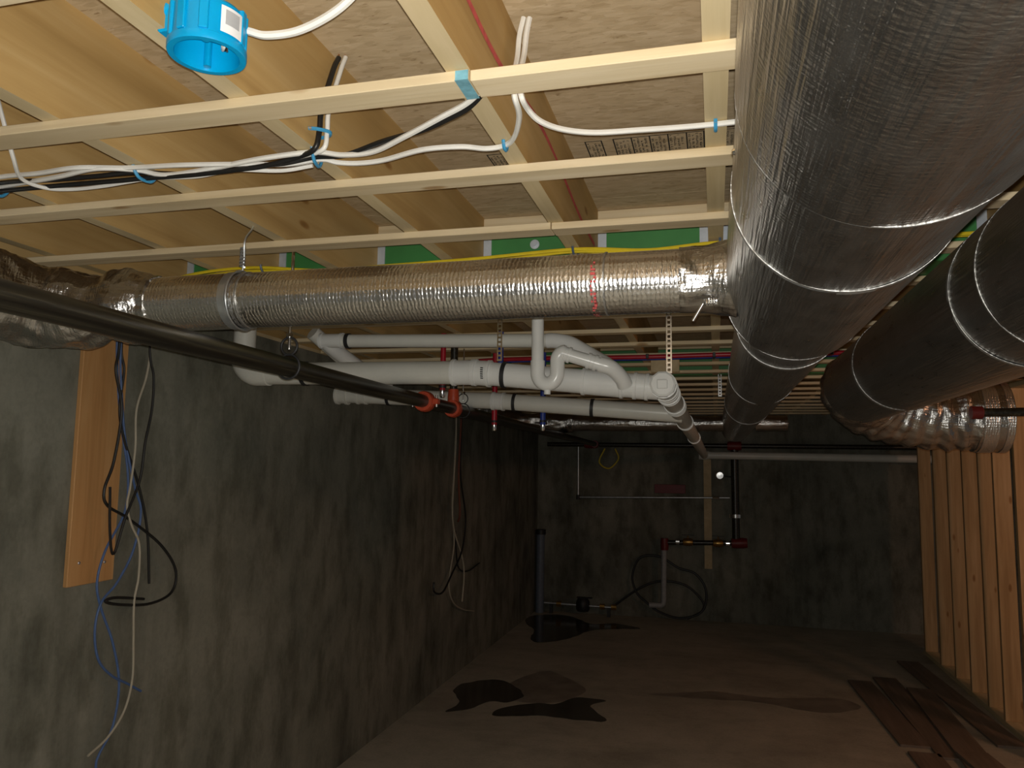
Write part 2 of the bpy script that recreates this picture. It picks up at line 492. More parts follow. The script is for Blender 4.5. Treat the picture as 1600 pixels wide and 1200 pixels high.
# joists hang between the wall and the two green beams
BEAMS = [(2.58, 2.80), (5.50, 5.74)]
spans = [(Y_N, BEAMS[0][0]), (BEAMS[0][1], BEAMS[1][0]), (BEAMS[1][1], Y_B)]
JX = [-0.012 + 0.413 * k for k in range(-5, 12)]
protos = {}
for x in JX:
    for si, (a, b) in enumerate(spans):
        if si not in protos:
            o = box('joist', x, x + 0.041, a, b, Z_J0, Z_J1, None, ceil, mats=[M['spruce_y'], M['joist_side']], midx='joist')
            protos[si] = (o, x)
        else:
            o = protos[si][0].copy(); COL.objects.link(o)
            o.parent = ceil; o.location = Vector((x - protos[si][1], 0, 0))
box('sill_plate', X_L - 0.2, X_L - 0.002, Y_N, Y_B, 2.451, 2.4685, M['spruce_y'], ceil)
box('rim_joist', X_L - 0.06, X_L - 0.004, Y_N, Y_B, Z_J0, Z_J1, None, ceil, mats=[M['spruce_y'], M['joist_side']], midx='joist')
# furring strips, 1x3, nailed across under the joists
first = None
for k in range(-3, 21):
    y1 = 1.205 + 0.406 * k
    y0 = y1 - 0.062
    if k in (0, 2):
        xc = -0.385 if k == 0 else -0.418
        box('furring_strip', X_L + 0.01, xc - 0.001, y0, y1, Z_STRAP, Z_J0, M['spruce_x'], ceil, bev=0.0015)
        box('furring_strip', xc + 0.001, 4.5, y0 + 0.004, y1 + 0.004, Z_STRAP, Z_J0, M['spruce_x'], ceil, bev=0.0015)
    elif first is None:
        first = (box('furring_strip', X_L + 0.01, 4.5, y0, y1, Z_STRAP, Z_J0, M['spruce_x'], ceil, bev=0.0015), y0)
    else:
        o = first[0].copy(); COL.objects.link(o); o.parent = ceil
        o.location = Vector((0, y0 - first[1], 0))
# blue spray mark on the joint of the first strip
box('paint_mark', -0.408, -0.3855, 1.139, 1.207, Z_STRAP - 0.0012, Z_STRAP - 0.0002, M['spray_blue'], ceil)
box('paint_mark', -0.408, -0.3855, 1.1415, 1.1426, Z_STRAP - 0.001, Z_J0 - 0.002, M['spray_blue'], ceil)
# red chalk line snapped on the joist
cv = []
for p in spline([(0, 0.95, 2.60), (0, 1.129, 2.579), (0, 1.336, 2.572), (0, 1.611, 2.604), (0, 1.843, 2.601), (0, 2.2, 2.565), (0, 2.5, 2.56)], 6):
    cv.append(p)
v, f = [], []
xj = JX[4] + 0.041 + 0.0008
for i, p in enumerate(cv):
    w = 0.0075 * (0.6 + 0.6 * noise.noise(Vector((p.y * 14, 3, 0)) ) + 0.35)
    v += [(xj, p.y, p.z - w), (xj, p.y, p.z + w)]
    if i: f.append((2 * i - 2, 2 * i, 2 * i + 1, 2 * i - 1))
put('chalk_line', v, f, M['chalk_red'], ceil)

# green beams with timber nailer, joist hangers and a washer bolt
for bi, (a, b) in enumerate(BEAMS):
    bo = box('steel_beam', X_L + 0.0, 4.6, a, b, Z_J0 + 0.002, 2.655, M['green_paint'], ceil, bev=0.004)
    box('nailer', X_L + 0.01, 4.55, a - 0.002, b + 0.002, 2.656, 2.704, M['spruce_x'], bo, bev=0.002)
    for x in JX:
        if bi == 0:
            for s in (-1, 1):
                xc = x + 0.0205 + s * 0.036
                box('joist_hanger', xc - 0.0145, xc + 0.0145, a - 0.005, a - 0.0005, 2.475, 2.64, M['galv_dull'], bo)
    if bi == 0:
        for xb in (-0.608, -1.85, 0.63, 1.87):
            lathe('bolt', [(0, 0.008), (0.007, 0.008), (0.007, 0.004), (0.017, 0.003), (0.017, 0)], (xb, a - 0.001, 2.598), (0, -1, 0), M['galv_dull'], bo, seg=16)

# grade stamps printed on the strand board (boxes of small illegible type)
def stamp(x0, x1, y0, y1, cells, seed, frame=True):
    rnd = random.Random(seed)
    v, f = [], []
    z = Z_J1 - 0.0008
    def q(a, b, c, d):
        i = len(v)
        v.extend([(a, c, z), (b, c, z), (b, d, z), (a, d, z)]); f.append((i, i + 3, i + 2, i + 1))
    t = 0.0036
    if frame:
        q(x0, x1, y0, y0 + t); q(x0, x1, y1 - t, y1); q(x0, x0 + t, y0, y1); q(x1 - t, x1, y0, y1)
    w = (x1 - x0) / cells
    for c in range(cells):
        a = x0 + c * w
        if c: q(a, a + t, y0, y1)
        rows = max(2, int(w / 0.011))
        for r in range(rows):
            xx = a + 0.006 + r * (w - 0.009) / rows
            y = y0 + 0.009 + rnd.random() * 0.02
            while y < y1 - 0.012:
                h = 0.003 + rnd.random() * 0.005
                if rnd.random() < 0.8:
                    # a letter: upright and one or two bars
                    q(xx, xx + 0.0055, y, y + 0.0018)
                    if rnd.random() < 0.7: q(xx, xx + 0.0018, y, y + h)
                    if rnd.random() < 0.6: q(xx + 0.0045, xx + 0.0057, y, y + h)
                    if rnd.random() < 0.4: q(xx + 0.002, xx + 0.0032, y, y + h)
                y += h + 0.0018
    put('grade_stamp', v, f, M['ink'], ceil)
stamp(-0.337, -0.289, 2.004, 2.125, 1, 3)
stamp(-0.260, -0.017, 2.002, 2.118, 5, 5)
stamp(0.033, 0.12, 2.004, 2.118, 2, 8)
stamp(-0.625, -0.575, 2.03, 2.13, 1, 9)

# stud wall along the right-hand side
wr = thing('wall_right', (2.05, 7.4, 0), 'row of bare wooden studs of an unfinished partition wall', 'wall', kind='structure')
stud_y = [8.72, 8.16, 7.70, 7.27, 6.86, 6.52, 6.09, 5.68]
pst = None
for i, y in enumerate(stud_y):
    if pst is None:
        pst = (box('stud', 2.0, 2.116, y - 0.038, y, 0.04, 2.41, M['spruce_z'], wr, bev=0.0015), y)
    else:
        o = pst[0].copy(); COL.objects.link(o); o.parent = wr; o.location = Vector((0, y - pst[1], 0))
box('bottom_plate', 2.0, 2.116, 5.2, 8.76, 0.0, 0.039, M['spruce_y'], wr, bev=0.0015)
box('top_plate', 2.0, 2.116, 5.2, 8.76, 2.411, 2.449, M['spruce_y'], wr, bev=0.0015)

# ------------------------------------------------------------------ insulated ducts
def straight(a, b, n):
    a, b = Vector(a), Vector(b)
    return [a + (b - a) * i / n for i in range(n + 1)]

def soft(amp, s1, s2, seed=0.0):
    """slow dents in a wrapped surface"""
    def d(L, k, t):
        a = 2 * PI * k
        return amp * noise.noise(Vector((L * s1 + seed, math.cos(a) * s2, math.sin(a) * s2)))
    return d

CX, CZ, RD = 0.197, EYE + 0.433, 0.1675
d1 = thing('insulated_duct', (CX, 4.0, CZ - RD), 'largest foil-wrapped round duct running overhead toward the end wall', 'duct')
secs = [(-0.5, 0.89), (0.89, 1.22), (1.22, 1.95)]
for i, (a, b) in enumerate(secs):
    r = RD + (0.002 if i != 1 else 0)
    tube('foil_wrap', straight((CX, a, CZ), (CX, b, CZ), 40), r, M['foil'], d1, seg=72, cap=(i == 0), disp=soft(0.0022, 2.0, 1.8, i * 5.0))
tube('reducer', straight((CX, 1.95, CZ), (CX + 0.012, 2.3, CZ), 10), [RD - 0.021 * min(1, i / 6) for i in range(11)], M['foil'], d1, seg=64, cap=False)
tube('foil_wrap', straight((CX + 0.012, 2.3, CZ), (CX + 0.012, 5.2, CZ), 40), 0.1465, M['foil'], d1, seg=64, cap=False, disp=soft(0.003, 1.5, 1.5, 9))
tube('foil_wrap', straight((CX + 0.012, 5.2, CZ), (CX + 0.012, 8.6, CZ), 20), 0.1445, M['foil'], d1, seg=48, cap=True)
for y, r, w in ((0.89, RD + 0.001, 0.004), (1.22, RD + 0.0005, 0.02), (1.95, RD + 0.001, 0.005), (2.32, 0.147, 0.03), (3.6, 0.147, 0.04), (5.2, 0.1466, 0.05)):
    band('tape_seam', (CX if y < 2 else CX + 0.012, y, CZ), (0, 1, 0), r, w, 0.0018 if w < 0.01 else 0.001, M['tape'], d1, seg=72)
lathe('rivet', [(0, 0.004), (0.0035, 0.003), (0.005, 0)], (CX + (RD + 0.002) * math.cos(math.radians(188)), 1.0, CZ + (RD + 0.002) * math.sin(math.radians(188))), (math.cos(math.radians(188)), 0, math.sin(math.radians(188))), M['zinc'], d1, seg=12)

C2X, C2Z, R2 = 0.654, EYE + 0.386, 0.1675
d2 = thing('insulated_duct', (C2X, 3.0, C2Z - R2), 'second foil-wrapped round duct ending in a crumpled elbow beside the studs', 'duct')
for i, (a, b) in enumerate(((-0.4, 1.62), (1.62, 1.8), (1.8, 3.0), (3.0, 3.78))):
    tube('foil_wrap', straight((C2X, a, C2Z), (C2X, b, C2Z), 24), R2 + (0.0015 if i % 2 == 0 else 0), M['foil'], d2, seg=64, cap=(i == 0), disp=soft(0.002, 2, 1.8, 20 + i))
for y, w in ((1.62, 0.005), (1.8, 0.012), (3.0, 0.03)):
    band('tape_seam', (C2X, y, C2Z), (0, 1, 0), R2 + 0.0012, w, 0.0009, M['tape'], d2, seg=64)
el = spline([(C2X, 3.76, C2Z), (C2X, 3.86, C2Z - 0.005), (C2X + 0.05, 4.02, C2Z - 0.03), (C2X + 0.17, 4.14, C2Z - 0.075), (C2X + 0.34, 4.19, C2Z - 0.105), (1.12, 4.2, 2.095), (1.22, 4.2, 2.09)], 12)
def wr_disp(L, k, t):
    a = 2 * PI * k
    return 0.022 * abs(noise.noise(Vector((L * 13, math.cos(a) * 2.2, math.sin(a) * 2.2 + 4)))) - 0.009 + 0.0055 * math.sin(L * 80 + 2.5 * math.sin(a))
tube('flexible_elbow', el, R2 + 0.003, M['foil_flex'], d2, seg=64, cap=False, disp=wr_disp)
tube('end_sleeve', straight((1.21, 4.2, 2.09), (1.352, 4.2, 2.09), 6), R2 + 0.004, M['foil_flex'], d2, seg=48)
for x, w in ((1.255, 0.062), (1.333, 0.03)):
    band('mesh_tape_band', (x, 4.2, 2.09), (1, 0, 0), R2 + 0.0055, w, 0.002, M['mesh_tape'], d2, seg=48)

BY, BZ, RB = 1.80, 2.255, 0.0745
d3 = thing('branch_duct', (-0.8, BY, BZ - RB), 'slim foil-wrapped branch duct crossing above the white drain pipes', 'duct')
tube('foil_wrap', straight((-1.24, BY, BZ), (0.036, BY, BZ), 50), RB, M['foil_scrim'], d3, seg=56, cap=False, disp=soft(0.0012, 3, 1.6, 31))
tube('foil_wrap', straight((-1.53, BY, BZ), (-1.24, BY, BZ), 16), RB + 0.001, M['foil_scrim'], d3, seg=56, cap=False, disp=soft(0.002, 5, 1.6, 35))
band('strap_band', (-1.255, BY, BZ), (1, 0, 0), RB + 0.001, 0.022, 0.003, M['galv'], d3, seg=48)
band('tape_seam', (-1.215, BY, BZ), (1, 0, 0), RB + 0.0006, 0.006, 0.002, M['tape'], d3, seg=48)
band('tape_seam', (-0.245, BY, BZ), (1, 0, 0), RB + 0.0006, 0.004, 0.0012, M['tape'], d3, seg=48)
# gathered collar where the branch meets the main duct
def col_disp(L, k, t):
    a = 2 * PI * k
    return 0.006 * noise.noise(Vector((L * 25, math.cos(a) * 3, math.sin(a) * 3))) + 0.028 * max(0, t - 0.35) ** 1.4
tube('collar', straight((-0.075, BY, BZ), (0.05, BY, BZ), 24), RB + 0.002, M['foil_flex'], d3, seg=56, cap=False, disp=col_disp)
# red maker's print running round the wrap: short illegible strokes
v, f = [], []
rr = random.Random(4)
for k in range(30):
    a0 = math.radians(150 + k * 7.2); a1 = a0 + math.radians(3.0 + 3 * rr.random())
    for s in range(2):
        x = -0.276 + 0.007 * s + 0.002 * rr.random(); w = 0.0035 + 0.003 * rr.random()
        if rr.random() < 0.25: continue
        i = len(v)
        for (xx, aa) in ((x, a0), (x + w, a0), (x + w, a1), (x, a1)):
            v.append((xx, BY + (RB + 0.0028) * math.cos(aa), BZ + (RB + 0.0028) * math.sin(aa)))
        f.append((i, i + 1, i + 2, i + 3))
put('red_print', v, f, M['chalk_red'], d3)
# wire ties and a probe sticking out of the underside
tube('probe', straight((-0.045, 1.752, 2.150), (-0.022, 1.742, 2.187), 2), 0.004, M['zinc'], d3, seg=8)
tube('probe_spring', [Vector((-0.022 + 0.030 * i / 40, 1.742 - 0.004 + 0.007 * math.cos(i * 0.9), 2.187 + 0.002 + 0.007 * math.sin(i * 0.9))) for i in range(41)], 0.002, M['zinc'], d3, seg=5)
# crumpled elbow at its far end, turning along the concrete wall
elp = spline([(-1.50, BY, BZ), (-1.57, BY, BZ), (-1.66, BY, BZ - 0.004), (-1.77, 1.79, BZ - 0.008), (-1.86, 1.75, BZ), (-1.935, 1.63, BZ + 0.02), (-1.97, 1.47, BZ + 0.04), (-1.98, 1.30, BZ + 0.045), (-1.98, 1.0, BZ + 0.045)], 12)
nR = len(elp)
Rr = []
for i in range(nR):
    t = i / (nR - 1)
    Rr.append(0.077 + 0.030 * min(1, max(0, (t - 0.04) / 0.12)) - 0.018 * math.exp(-((t - 0.27) / 0.05) ** 2) + 0.012 * min(1, max(0, (t - 0.34) / 0.15)))
def el_disp(L, k, t):
    a = 2 * PI * k
    return 0.016 * noise.noise(Vector((L * 9, math.cos(a) * 2.0, math.sin(a) * 2.0 + 7))) + 0.006 * noise.noise(Vector((L * 40, math.cos(a) * 6, math.sin(a) * 6)))
tube('crumpled_elbow', elp, Rr, M['foil_flex'], d3, seg=64, disp=el_disp)

d4 = thing('insulated_duct', (-0.5, 7.2, 2.15), 'distant slim foil duct crossing below the joists near the end wall', 'duct')
tube('foil_wrap', straight((-1.35, 7.2, 2.228), (0.072, 7.2, 2.228), 30), 0.072, M['foil_flex'], d4, seg=32, disp=soft(0.006, 6, 2, 50))
tube('wrapped_stub', straight((0.352, 7.2, 2.228), (0.62, 7.2, 2.228), 10), 0.072, M['foil_flex'], d4, seg=32, disp=soft(0.006, 6, 2, 50))
tube('crumpled_elbow', spline([(-1.3, 7.2, 2.228), (-1.5, 7.2, 2.228), (-1.75, 7.17, 2.245), (-1.93, 7.02, 2.27), (-1.98, 6.8, 2.29), (-1.98, 6.5, 2.30)], 8), 0.082, M['foil_flex'], d4, seg=32, disp=soft(0.018, 9, 2.5, 60))

# ------------------------------------------------------------------ white drain pipework
RM = 0.05
MY = 3.1
dr = thing('drain_pipework', (-1.0, MY, 2.1), 'white plastic drain pipes with elbow, trap and capped cleanout under the joists', 'drain pipe')
A = Vector((-2.045, MY, 2.222)); B = Vector((-0.985, MY, 2.211)); C = Vector((-0.215, MY, 2.137))
tube('riser', straight((-2.112, MY, 2.46), (-2.112, MY, 2.31), 2), RM, M['pvc'], dr, seg=28)
tube('elbow', [Vector((-2.112, MY, 2.33))] + arc((-2.032, MY, 2.302), (-0.08, 0, 0), (0, 0, -0.08), PI / 2, 10) + [Vector((-1.975, MY, 2.2215))], RM + 0.006, M['pvc'], dr, seg=28)
tube('main_pipe', straight(A, B, 4), RM, M['pvc'], dr, seg=32)
mp2 = tube('main_pipe', straight(B, C, 4), RM, M['pvc_new'], dr, seg=32)
dirBC = (C - B).normalized()
hub('coupling', Vector((-1.085, MY, 2.212)), Vector((-0.985, MY, 2.211)), RM, M['pvc_new'], dr, 0.008)
hub('coupling', B - Vector((0.005, 0, 0)), B + dirBC * 0.07, RM, M['pvc_new'], dr, 0.008)
# black print on the coupling
v, f = [], []
for k in range(6):
    a0 = math.radians(160 + k * 9); a1 = a0 + math.radians(5)
    c = B + dirBC * 0.045
    i = len(v)
    for (xx, aa) in ((-0.006, a0), (0.006, a0), (0.006, a1), (-0.006, a1)):
        p = c + dirBC * xx + Vector((0, math.cos(aa), math.sin(aa))) * (RM + 0.0065)
        v.append(p)
    f.append((i, i + 1, i + 2, i + 3))
put('printed_mark', v, f, M['ink'], dr)
# wye near the cleanout, then the capped tee
P1 = B + (C - B) * 0.60; P2 = B + (C - B) * 0.78
hub('wye', P1, P2 + dirBC * 0.03, RM, M['pvc_new'], dr, 0.007)
hub('coupling', P2 + dirBC * 0.07, P2 + dirBC * 0.13, RM, M['pvc_new'], dr, 0.006)
tube('wye_branch', straight(P1 + dirBC * 0.09, P1 + Vector((0.115, 0.02, 0.075)), 3), [0.05, 0.047, 0.043, 0.04], M['pvc_new'], dr, seg=24)
# long run back to the end wall
D0 = Vector((-0.193, 2.99, 2.140)); D1 = Vector((-0.128, 9.5, 1.978))
dd = (D1 - D0).normalized()
tube('long_run', straight(D0 + dd * 0.05, D1, 12), 0.045, M['pvc'], dr, seg=28)
for s in (0.16, 0.30, 0.72, 0.80, 1.75, 3.2):
    hub('coupling', D0 + dd * s, D0 + dd * (s + 0.06), 0.045, M['pvc_new'], dr, 0.006)
hub('tee', D0 + dd * 0.03, D0 + dd * 0.15, 0.045, M['pvc_new'], dr, 0.008)
cl = lathe('cleanout_plug', [(0, -0.012), (0.043, -0.012), (0.0505, -0.006), (0.0505, 0.03), (0.045, 0.032)], D0 + dd * 0.0, dd, M['pvc_new'], dr, seg=10)
bx = D0 - dd * 0.012
box('square_lug', bx.x - 0.020, bx.x + 0.020, bx.y - 0.012, bx.y + 0.001, bx.z - 0.020, bx.z + 0.016, M['pvc_new'], cl, bev=0.003)
tube('wall_run', straight((-0.16, 9.52, 1.977), (2.6, 9.52, 1.958), 6), 0.045, M['pvc'], dr, seg=24)
lathe('elbow', [(0, -0.06), (0.052, -0.06), (0.056, 0), (0.052, 0.06), (0, 0.06)], (-0.13, 9.51, 1.977), (1, 0, 0), M['pvc'], dr)
# lower branch
L0 = Vector((-2.12, 4.1, 2.217)); L1 = Vector((-1.158, 4.1, 2.174)); L2 = Vector((-0.165, 4.1, 2.080))
tube('lower_branch', straight(L0, L1, 4), 0.045, M['pvc'], dr, seg=28)
tube('lower_branch', straight(L1, L2 + Vector((0.0, 0.03, 0.02)), 4), 0.045, M['pvc'], dr, seg=28)
hub('coupling', L1 + Vector((-0.04, 0, 0.0018)), L1 + Vector((0.03, 0, -0.003)), 0.045, M['pvc_new'], dr, 0.007)
hub('coupling', L0 + Vector((0.10, 0, -0.004)), L0 + Vector((0.16, 0, -0.0065)), 0.045, M['pvc'], dr, 0.007)
hub('elbow', L0 + Vector((-0.03, 0, 0.001)), L0 + Vector((0.04, 0, -0.002)), 0.045, M['pvc'], dr, 0.012)
# upper branch: elbow at its left end, diagonal drop, bend into the wye
U0 = Vector((-1.72, 3.2, 2.383)); U1 = Vector((-0.665, 3.2, 2.356))
tube('upper_branch', straight(U0, U1, 4), 0.0302, M['pvc'], dr, seg=24)
tube('upper_bend', spline([U1 - Vector((0.03, 0, 0)), U1, (-0.60, 3.2, 2.343), (-0.545, 3.195, 2.312), (-0.49, 3.18, 2.278), (-0.44, 3.14, 2.245), (-0.40, 3.11, 2.215)], 6), 0.033, M['pvc_new'], dr, seg=24)
hub('elbow', U0 + Vector((-0.055, 0, 0.001)), U0 + Vector((0.06, 0, -0.001)), 0.0302, M['pvc_new'], dr, 0.007)
tube('elbow_drop', spline([U0 + Vector((-0.03, 0, 0.0)), U0 + Vector((-0.01, 0.06, -0.035)), U0 + Vector((0.03, 0.25, -0.10)), U0 + Vector((0.06, 0.50, -0.165))], 6), 0.036, M['pvc_new'], dr, seg=24)
tube('diagonal_pipe', straight((-1.86, 3.27, 2.44), (-1.70, 3.55, 2.24), 3), 0.036, M['pvc'], dr, seg=24)
# trap hanging in front
tr = tube('trap_riser', straight((-0.680, 2.95, 2.465), (-0.678, 2.95, 2.19), 4), 0.0245, M['pvc_new'], dr, seg=24)
tube('trap_bend', [Vector((-0.678, 2.95, 2.235)), Vector((-0.678, 2.95, 2.20))] + arc((-0.638, 2.95, 2.187), (-0.040, 0, 0), (0, 0, -0.045), PI, 14) + [Vector((-0.598, 2.95, 2.22))] + arc((-0.565, 2.95, 2.235), (-0.033, 0, 0), (0, 0, 0.033), PI / 2, 6), 0.0285, M['pvc_new'], dr, seg=24)
lathe('trap_drain', [(0.013, 0), (0.013, 0.028), (0, 0.028)], (-0.638, 2.95, 2.128), (0, 0, -1), M['pvc_new'], dr, seg=14)
T0 = Vector((-0.575, 2.95, 2.262)); T1 = Vector((-0.435, 2.975, 2.22))
tube('trap_arm', straight(T0, T1, 3), 0.0265, M['pvc_new'], dr, seg=24)
td = (T1 - T0).normalized()
hub('coupling', T0 - td * 0.005, T0 + td * 0.03, 0.0265, M['pvc_new'], dr, 0.006)
hub('coupling', T1 - td * 0.05, T1 - td * 0.01, 0.0265, M['pvc_new'], dr, 0.006)
tube('arm_elbow', spline([T1, T1 + td * 0.04, (-0.375, 3.0, 2.193), (-0.352, 3.03, 2.165), (-0.345, 3.05, 2.145)], 6), 0.031, M['pvc_new'], dr, seg=24)
# dark hanger bands round the pipes
for c, ax, r in (((-0.855, MY, 2.1985), dirBC, RM), ((-1.82, 4.1, 2.2035), (1, 0, -0.045), 0.045), ((-1.07, 4.1015, 2.167), (1, 0, -0.075), 0.045), ((-0.64, 4.115, 2.136), (1, 0.03, -0.075), 0.045), ((-1.635, 3.2, 2.381), (1, 0, -0.02), 0.0302), ((-1.79, MY, 2.2195), (1, 0, 0), RM)):
    band('hanger_band', c, ax, r + 0.001, 0.018, 0.004, M['dark_iron'], dr)

# ------------------------------------------------------------------ black sprinkler pipes
sp = thing('sprinkler_pipe', (-1.3, 4.5, 2.07), 'long black steel sprinkler pipe with two orange couplings along the concrete wall', 'pipe')
PA = Vector((-1.25, 1.085, 2.113)); PB = Vector((-1.44, 9.5, 2.097))
PD = (PB - PA).normalized()
PR_ = 0.030
def on_pipe(y): return PA + (PB - PA) * (y - PA.y) / (PB.y - PA.y)
tube('pipe', straight(on_pipe(-0.6), PB, 12), PR_, M['black_steel'], sp, seg=28)
def grooved(y, r=PR_):
    c = on_pipe(y)
    o = lathe('coupling', [(r, -0.028), (r + 0.014, -0.028), (r + 0.018, -0.018), (r + 0.018, 0.018), (r + 0.014, 0.028), (r, 0.028)], c, PD, M['orange_cpl'], sp, seg=24)
    for s in (-1, 1):
        x = c.x + s * (r + 0.024)
        box('lug', x - 0.016, x + 0.016, y - 0.018, y + 0.018, c.z - 0.013, c.z + 0.013, M['orange_cpl'], o, bev=0.004)
        tube('bolt', straight((x + s * 0.005, y, c.z - 0.026), (x + s * 0.005, y, c.z + 0.03), 1), 0.006, M['zinc'], o, seg=8)
grooved(3.33)
tc_ = on_pipe(3.76)
t = lathe('tee_clamp', [(PR_, -0.03), (PR_ + 0.012, -0.03), (PR_ + 0.016, -0.018), (PR_ + 0.016, 0.018), (PR_ + 0.012, 0.03), (PR_, 0.03)], tc_, PD, M['orange_cpl'], sp, seg=24)
lathe('outlet', [(0.030, 0.026), (0.030, 0.06), (0.026, 0.10), (0, 0.10)], tc_, (0, 0, 1), M['orange_cpl'], t, seg=18)
tube('nipple', straight(tc_ + Vector((0, 0, 0.09)), (tc_.x, tc_.y, 2.448), 2), 0.0195, M['black_steel'], sp, seg=18)
lathe('end_elbow', [(0, -0.06), (0.045, -0.06), (0.048, 0), (0.045, 0.04), (0, 0.04)], PB, PD, M['red_fit'], sp, seg=18)

def clevis(y, label, rod_top=2.60, k=1.0):
    c = on_pipe(y)
    h = thing('clevis_hanger', c - Vector((0, 0, 0.045)), label, 'pipe hanger', 'pipe hangers on the sprinkler main')
    ring('yoke', c + Vector((0, 0, 0.002)), PD, 0.038, 0.004 * k, M['dark_iron'], h)
    ring('upper_loop', c + Vector((0, 0, 0.066)), PD, 0.027, 0.004 * k, M['dark_iron'], h)
    lathe('nut', [(0, 0), (0.012, 0), (0.012, 0.011), (0, 0.011)], c + Vector((0, 0, 0.094)), (0, 0, 1), M['zinc'], h, seg=6)
    z0 = c.z + 0.055
    tube('threaded_rod', [Vector((c.x, y, z0 + (rod_top - z0) * i / 40)) for i in range(41)], [0.0055 * k if i % 2 else 0.0046 * k for i in range(41)], M['zinc'], h, seg=10)
clevis(2.10, 'steel clevis hanger on threaded rod around black pipe below the branch duct')
clevis(3.93, 'thin hanger loop on black pipe just past the orange tee', 2.447, 0.7)

cm = thing('sprinkler_manifold', (0.2, 9.6, 0.9), 'black sprinkler header with red fittings dropping to valves on the end wall', 'pipe')
tube('header', straight((-2.06, 9.58, 2.094), (2.6, 9.58, 2.088), 6), 0.028, M['black_steel'], cm, seg=20)
tube('drop', straight((0.22, 9.58, 2.08), (0.225, 9.58, 0.96), 4), 0.045, M['black_steel'], cm, seg=20)
lathe('tee', [(0, -0.08), (0.05, -0.08), (0.056, -0.05), (0.056, 0.05), (0.05, 0.08), (0, 0.08)], (0.22, 9.57, 2.09), (1, 0, 0), M['red_fit'], cm, seg=18)
lathe('tee', [(0, -0.08), (0.042, -0.08), (0.048, -0.05), (0.048, 0.05), (0.042, 0.08), (0, 0.08)], (-1.50, 9.57, 2.094), (1, 0, 0), M['red_fit'], cm, seg=18)
lathe('elbow', [(0, -0.09), (0.055, -0.09), (0.062, -0.05), (0.062, 0.05), (0.055, 0.09), (0, 0.09)], (0.26, 9.57, 0.95), (1, 0, 0.05), M['red_fit'], cm, seg=18)
tube('valve_run', straight((0.24, 9.57, 0.95), (-0.60, 9.57, 0.925), 4), 0.03, M['black_steel'], cm, seg=18)
lathe('elbow', [(0, -0.07), (0.045, -0.07), (0.05, 0), (0.045, 0.07), (0, 0.07)], (-0.605, 9.57, 0.905), (0, 0, 1), M['red_fit'], cm, seg=18)
for x in (-0.33, 0.02):
    vb = lathe('valve', [(0.03, -0.06), (0.04, -0.055), (0.048, -0.02), (0.048, 0.02), (0.04, 0.055), (0.03, 0.06)], (x, 9.57, 0.94), (1, 0, 0), M['brass'], cm, seg=14)
    tube('stem', straight((x, 9.57, 0.97), (x, 9.56, 1.02), 1), 0.008, M['brass'], vb, seg=8)
    box('lever', x - 0.07, x + 0.07, 9.54, 9.565, 1.02, 1.028, M['dark_iron'], vb)
for x in (-0.45, 0.13):
    lathe('union', [(0.03, -0.02), (0.042, -0.02), (0.042, 0.02), (0.03, 0.02)], (x, 9.57, 0.938), (1, 0, 0), M['zinc'], cm, seg=12)
tube('drain_leg', [Vector((-0.612, 9.57, 0.86)), Vector((-0.617, 9.57, 0.5)), Vector((-0.62, 9.57, 0.24))] + arc((-0.665, 9.57, 0.225), (0.045, 0, 0), (0, 0, -0.045), PI / 2, 6) + [Vector((-0.79, 9.57, 0.178))], 0.032, M['grey_pipe'], cm, seg=16)
lathe('flange_ring', [(0.045, -0.02), (0.075, -0.02), (0.075, 0.02), (0.045, 0.02)], (0.222, 9.58, 1.265), (0, 0, 1), M['zinc'], cm, seg=18)
lathe('gauge', [(0, 0.03), (0.04, 0.028), (0.05, 0.01), (0.05, 0)], (0.05, 9.62, 1.737), (0, -1, 0), M['zinc'], cm, seg=18)
tube('gauge_stem', straight((0.06, 9.62, 1.737), (0.19, 9.6, 1.72), 2), 0.008, M['dark_iron'], cm, seg=8)
tube('pilot_line', straight((-1.672, 9.62, 2.07), (-1.67, 9.62, 1.44), 2), 0.012, M['galv'], cm, seg=10)
tube('pilot_line', straight((-1.67, 9.62, 1.437), (0.16, 9.62, 1.474), 3), 0.012, M['galv'], cm, seg=10)
lathe('pilot_elbow', [(0, -0.03), (0.024, -0.03), (0.024, 0.03), (0, 0.03)], (-1.67, 9.62, 1.437), (0, 0, 1), M['dark_iron'], cm, seg=10)
lathe('pilot_valve', [(0, -0.04), (0.022, -0.04), (0.022, 0.04), (0, 0.04)], (0.0, 9.62, 1.471), (1, 0, 0), M['zinc'], cm, seg=10)

# short black branch poking in below the crumpled elbow
sb = thing('sprinkler_branch', (1.6, 3.93, 2.05), 'short black sprinkler branch with red end in front of crumpled foil elbow', 'pipe')
tube('pipe', straight((1.15, 3.90, 2.090), (2.4, 3.90, 2.105), 3), 0.02, M['black_steel'], sb, seg=16)
lathe('end_fitting', [(0, -0.01), (0.03, -0.01), (0.03, 0.035), (0.02, 0.04)], (1.135, 3.90, 2.09), (1, 0, 0), M['red_fit'], sb, seg=16)

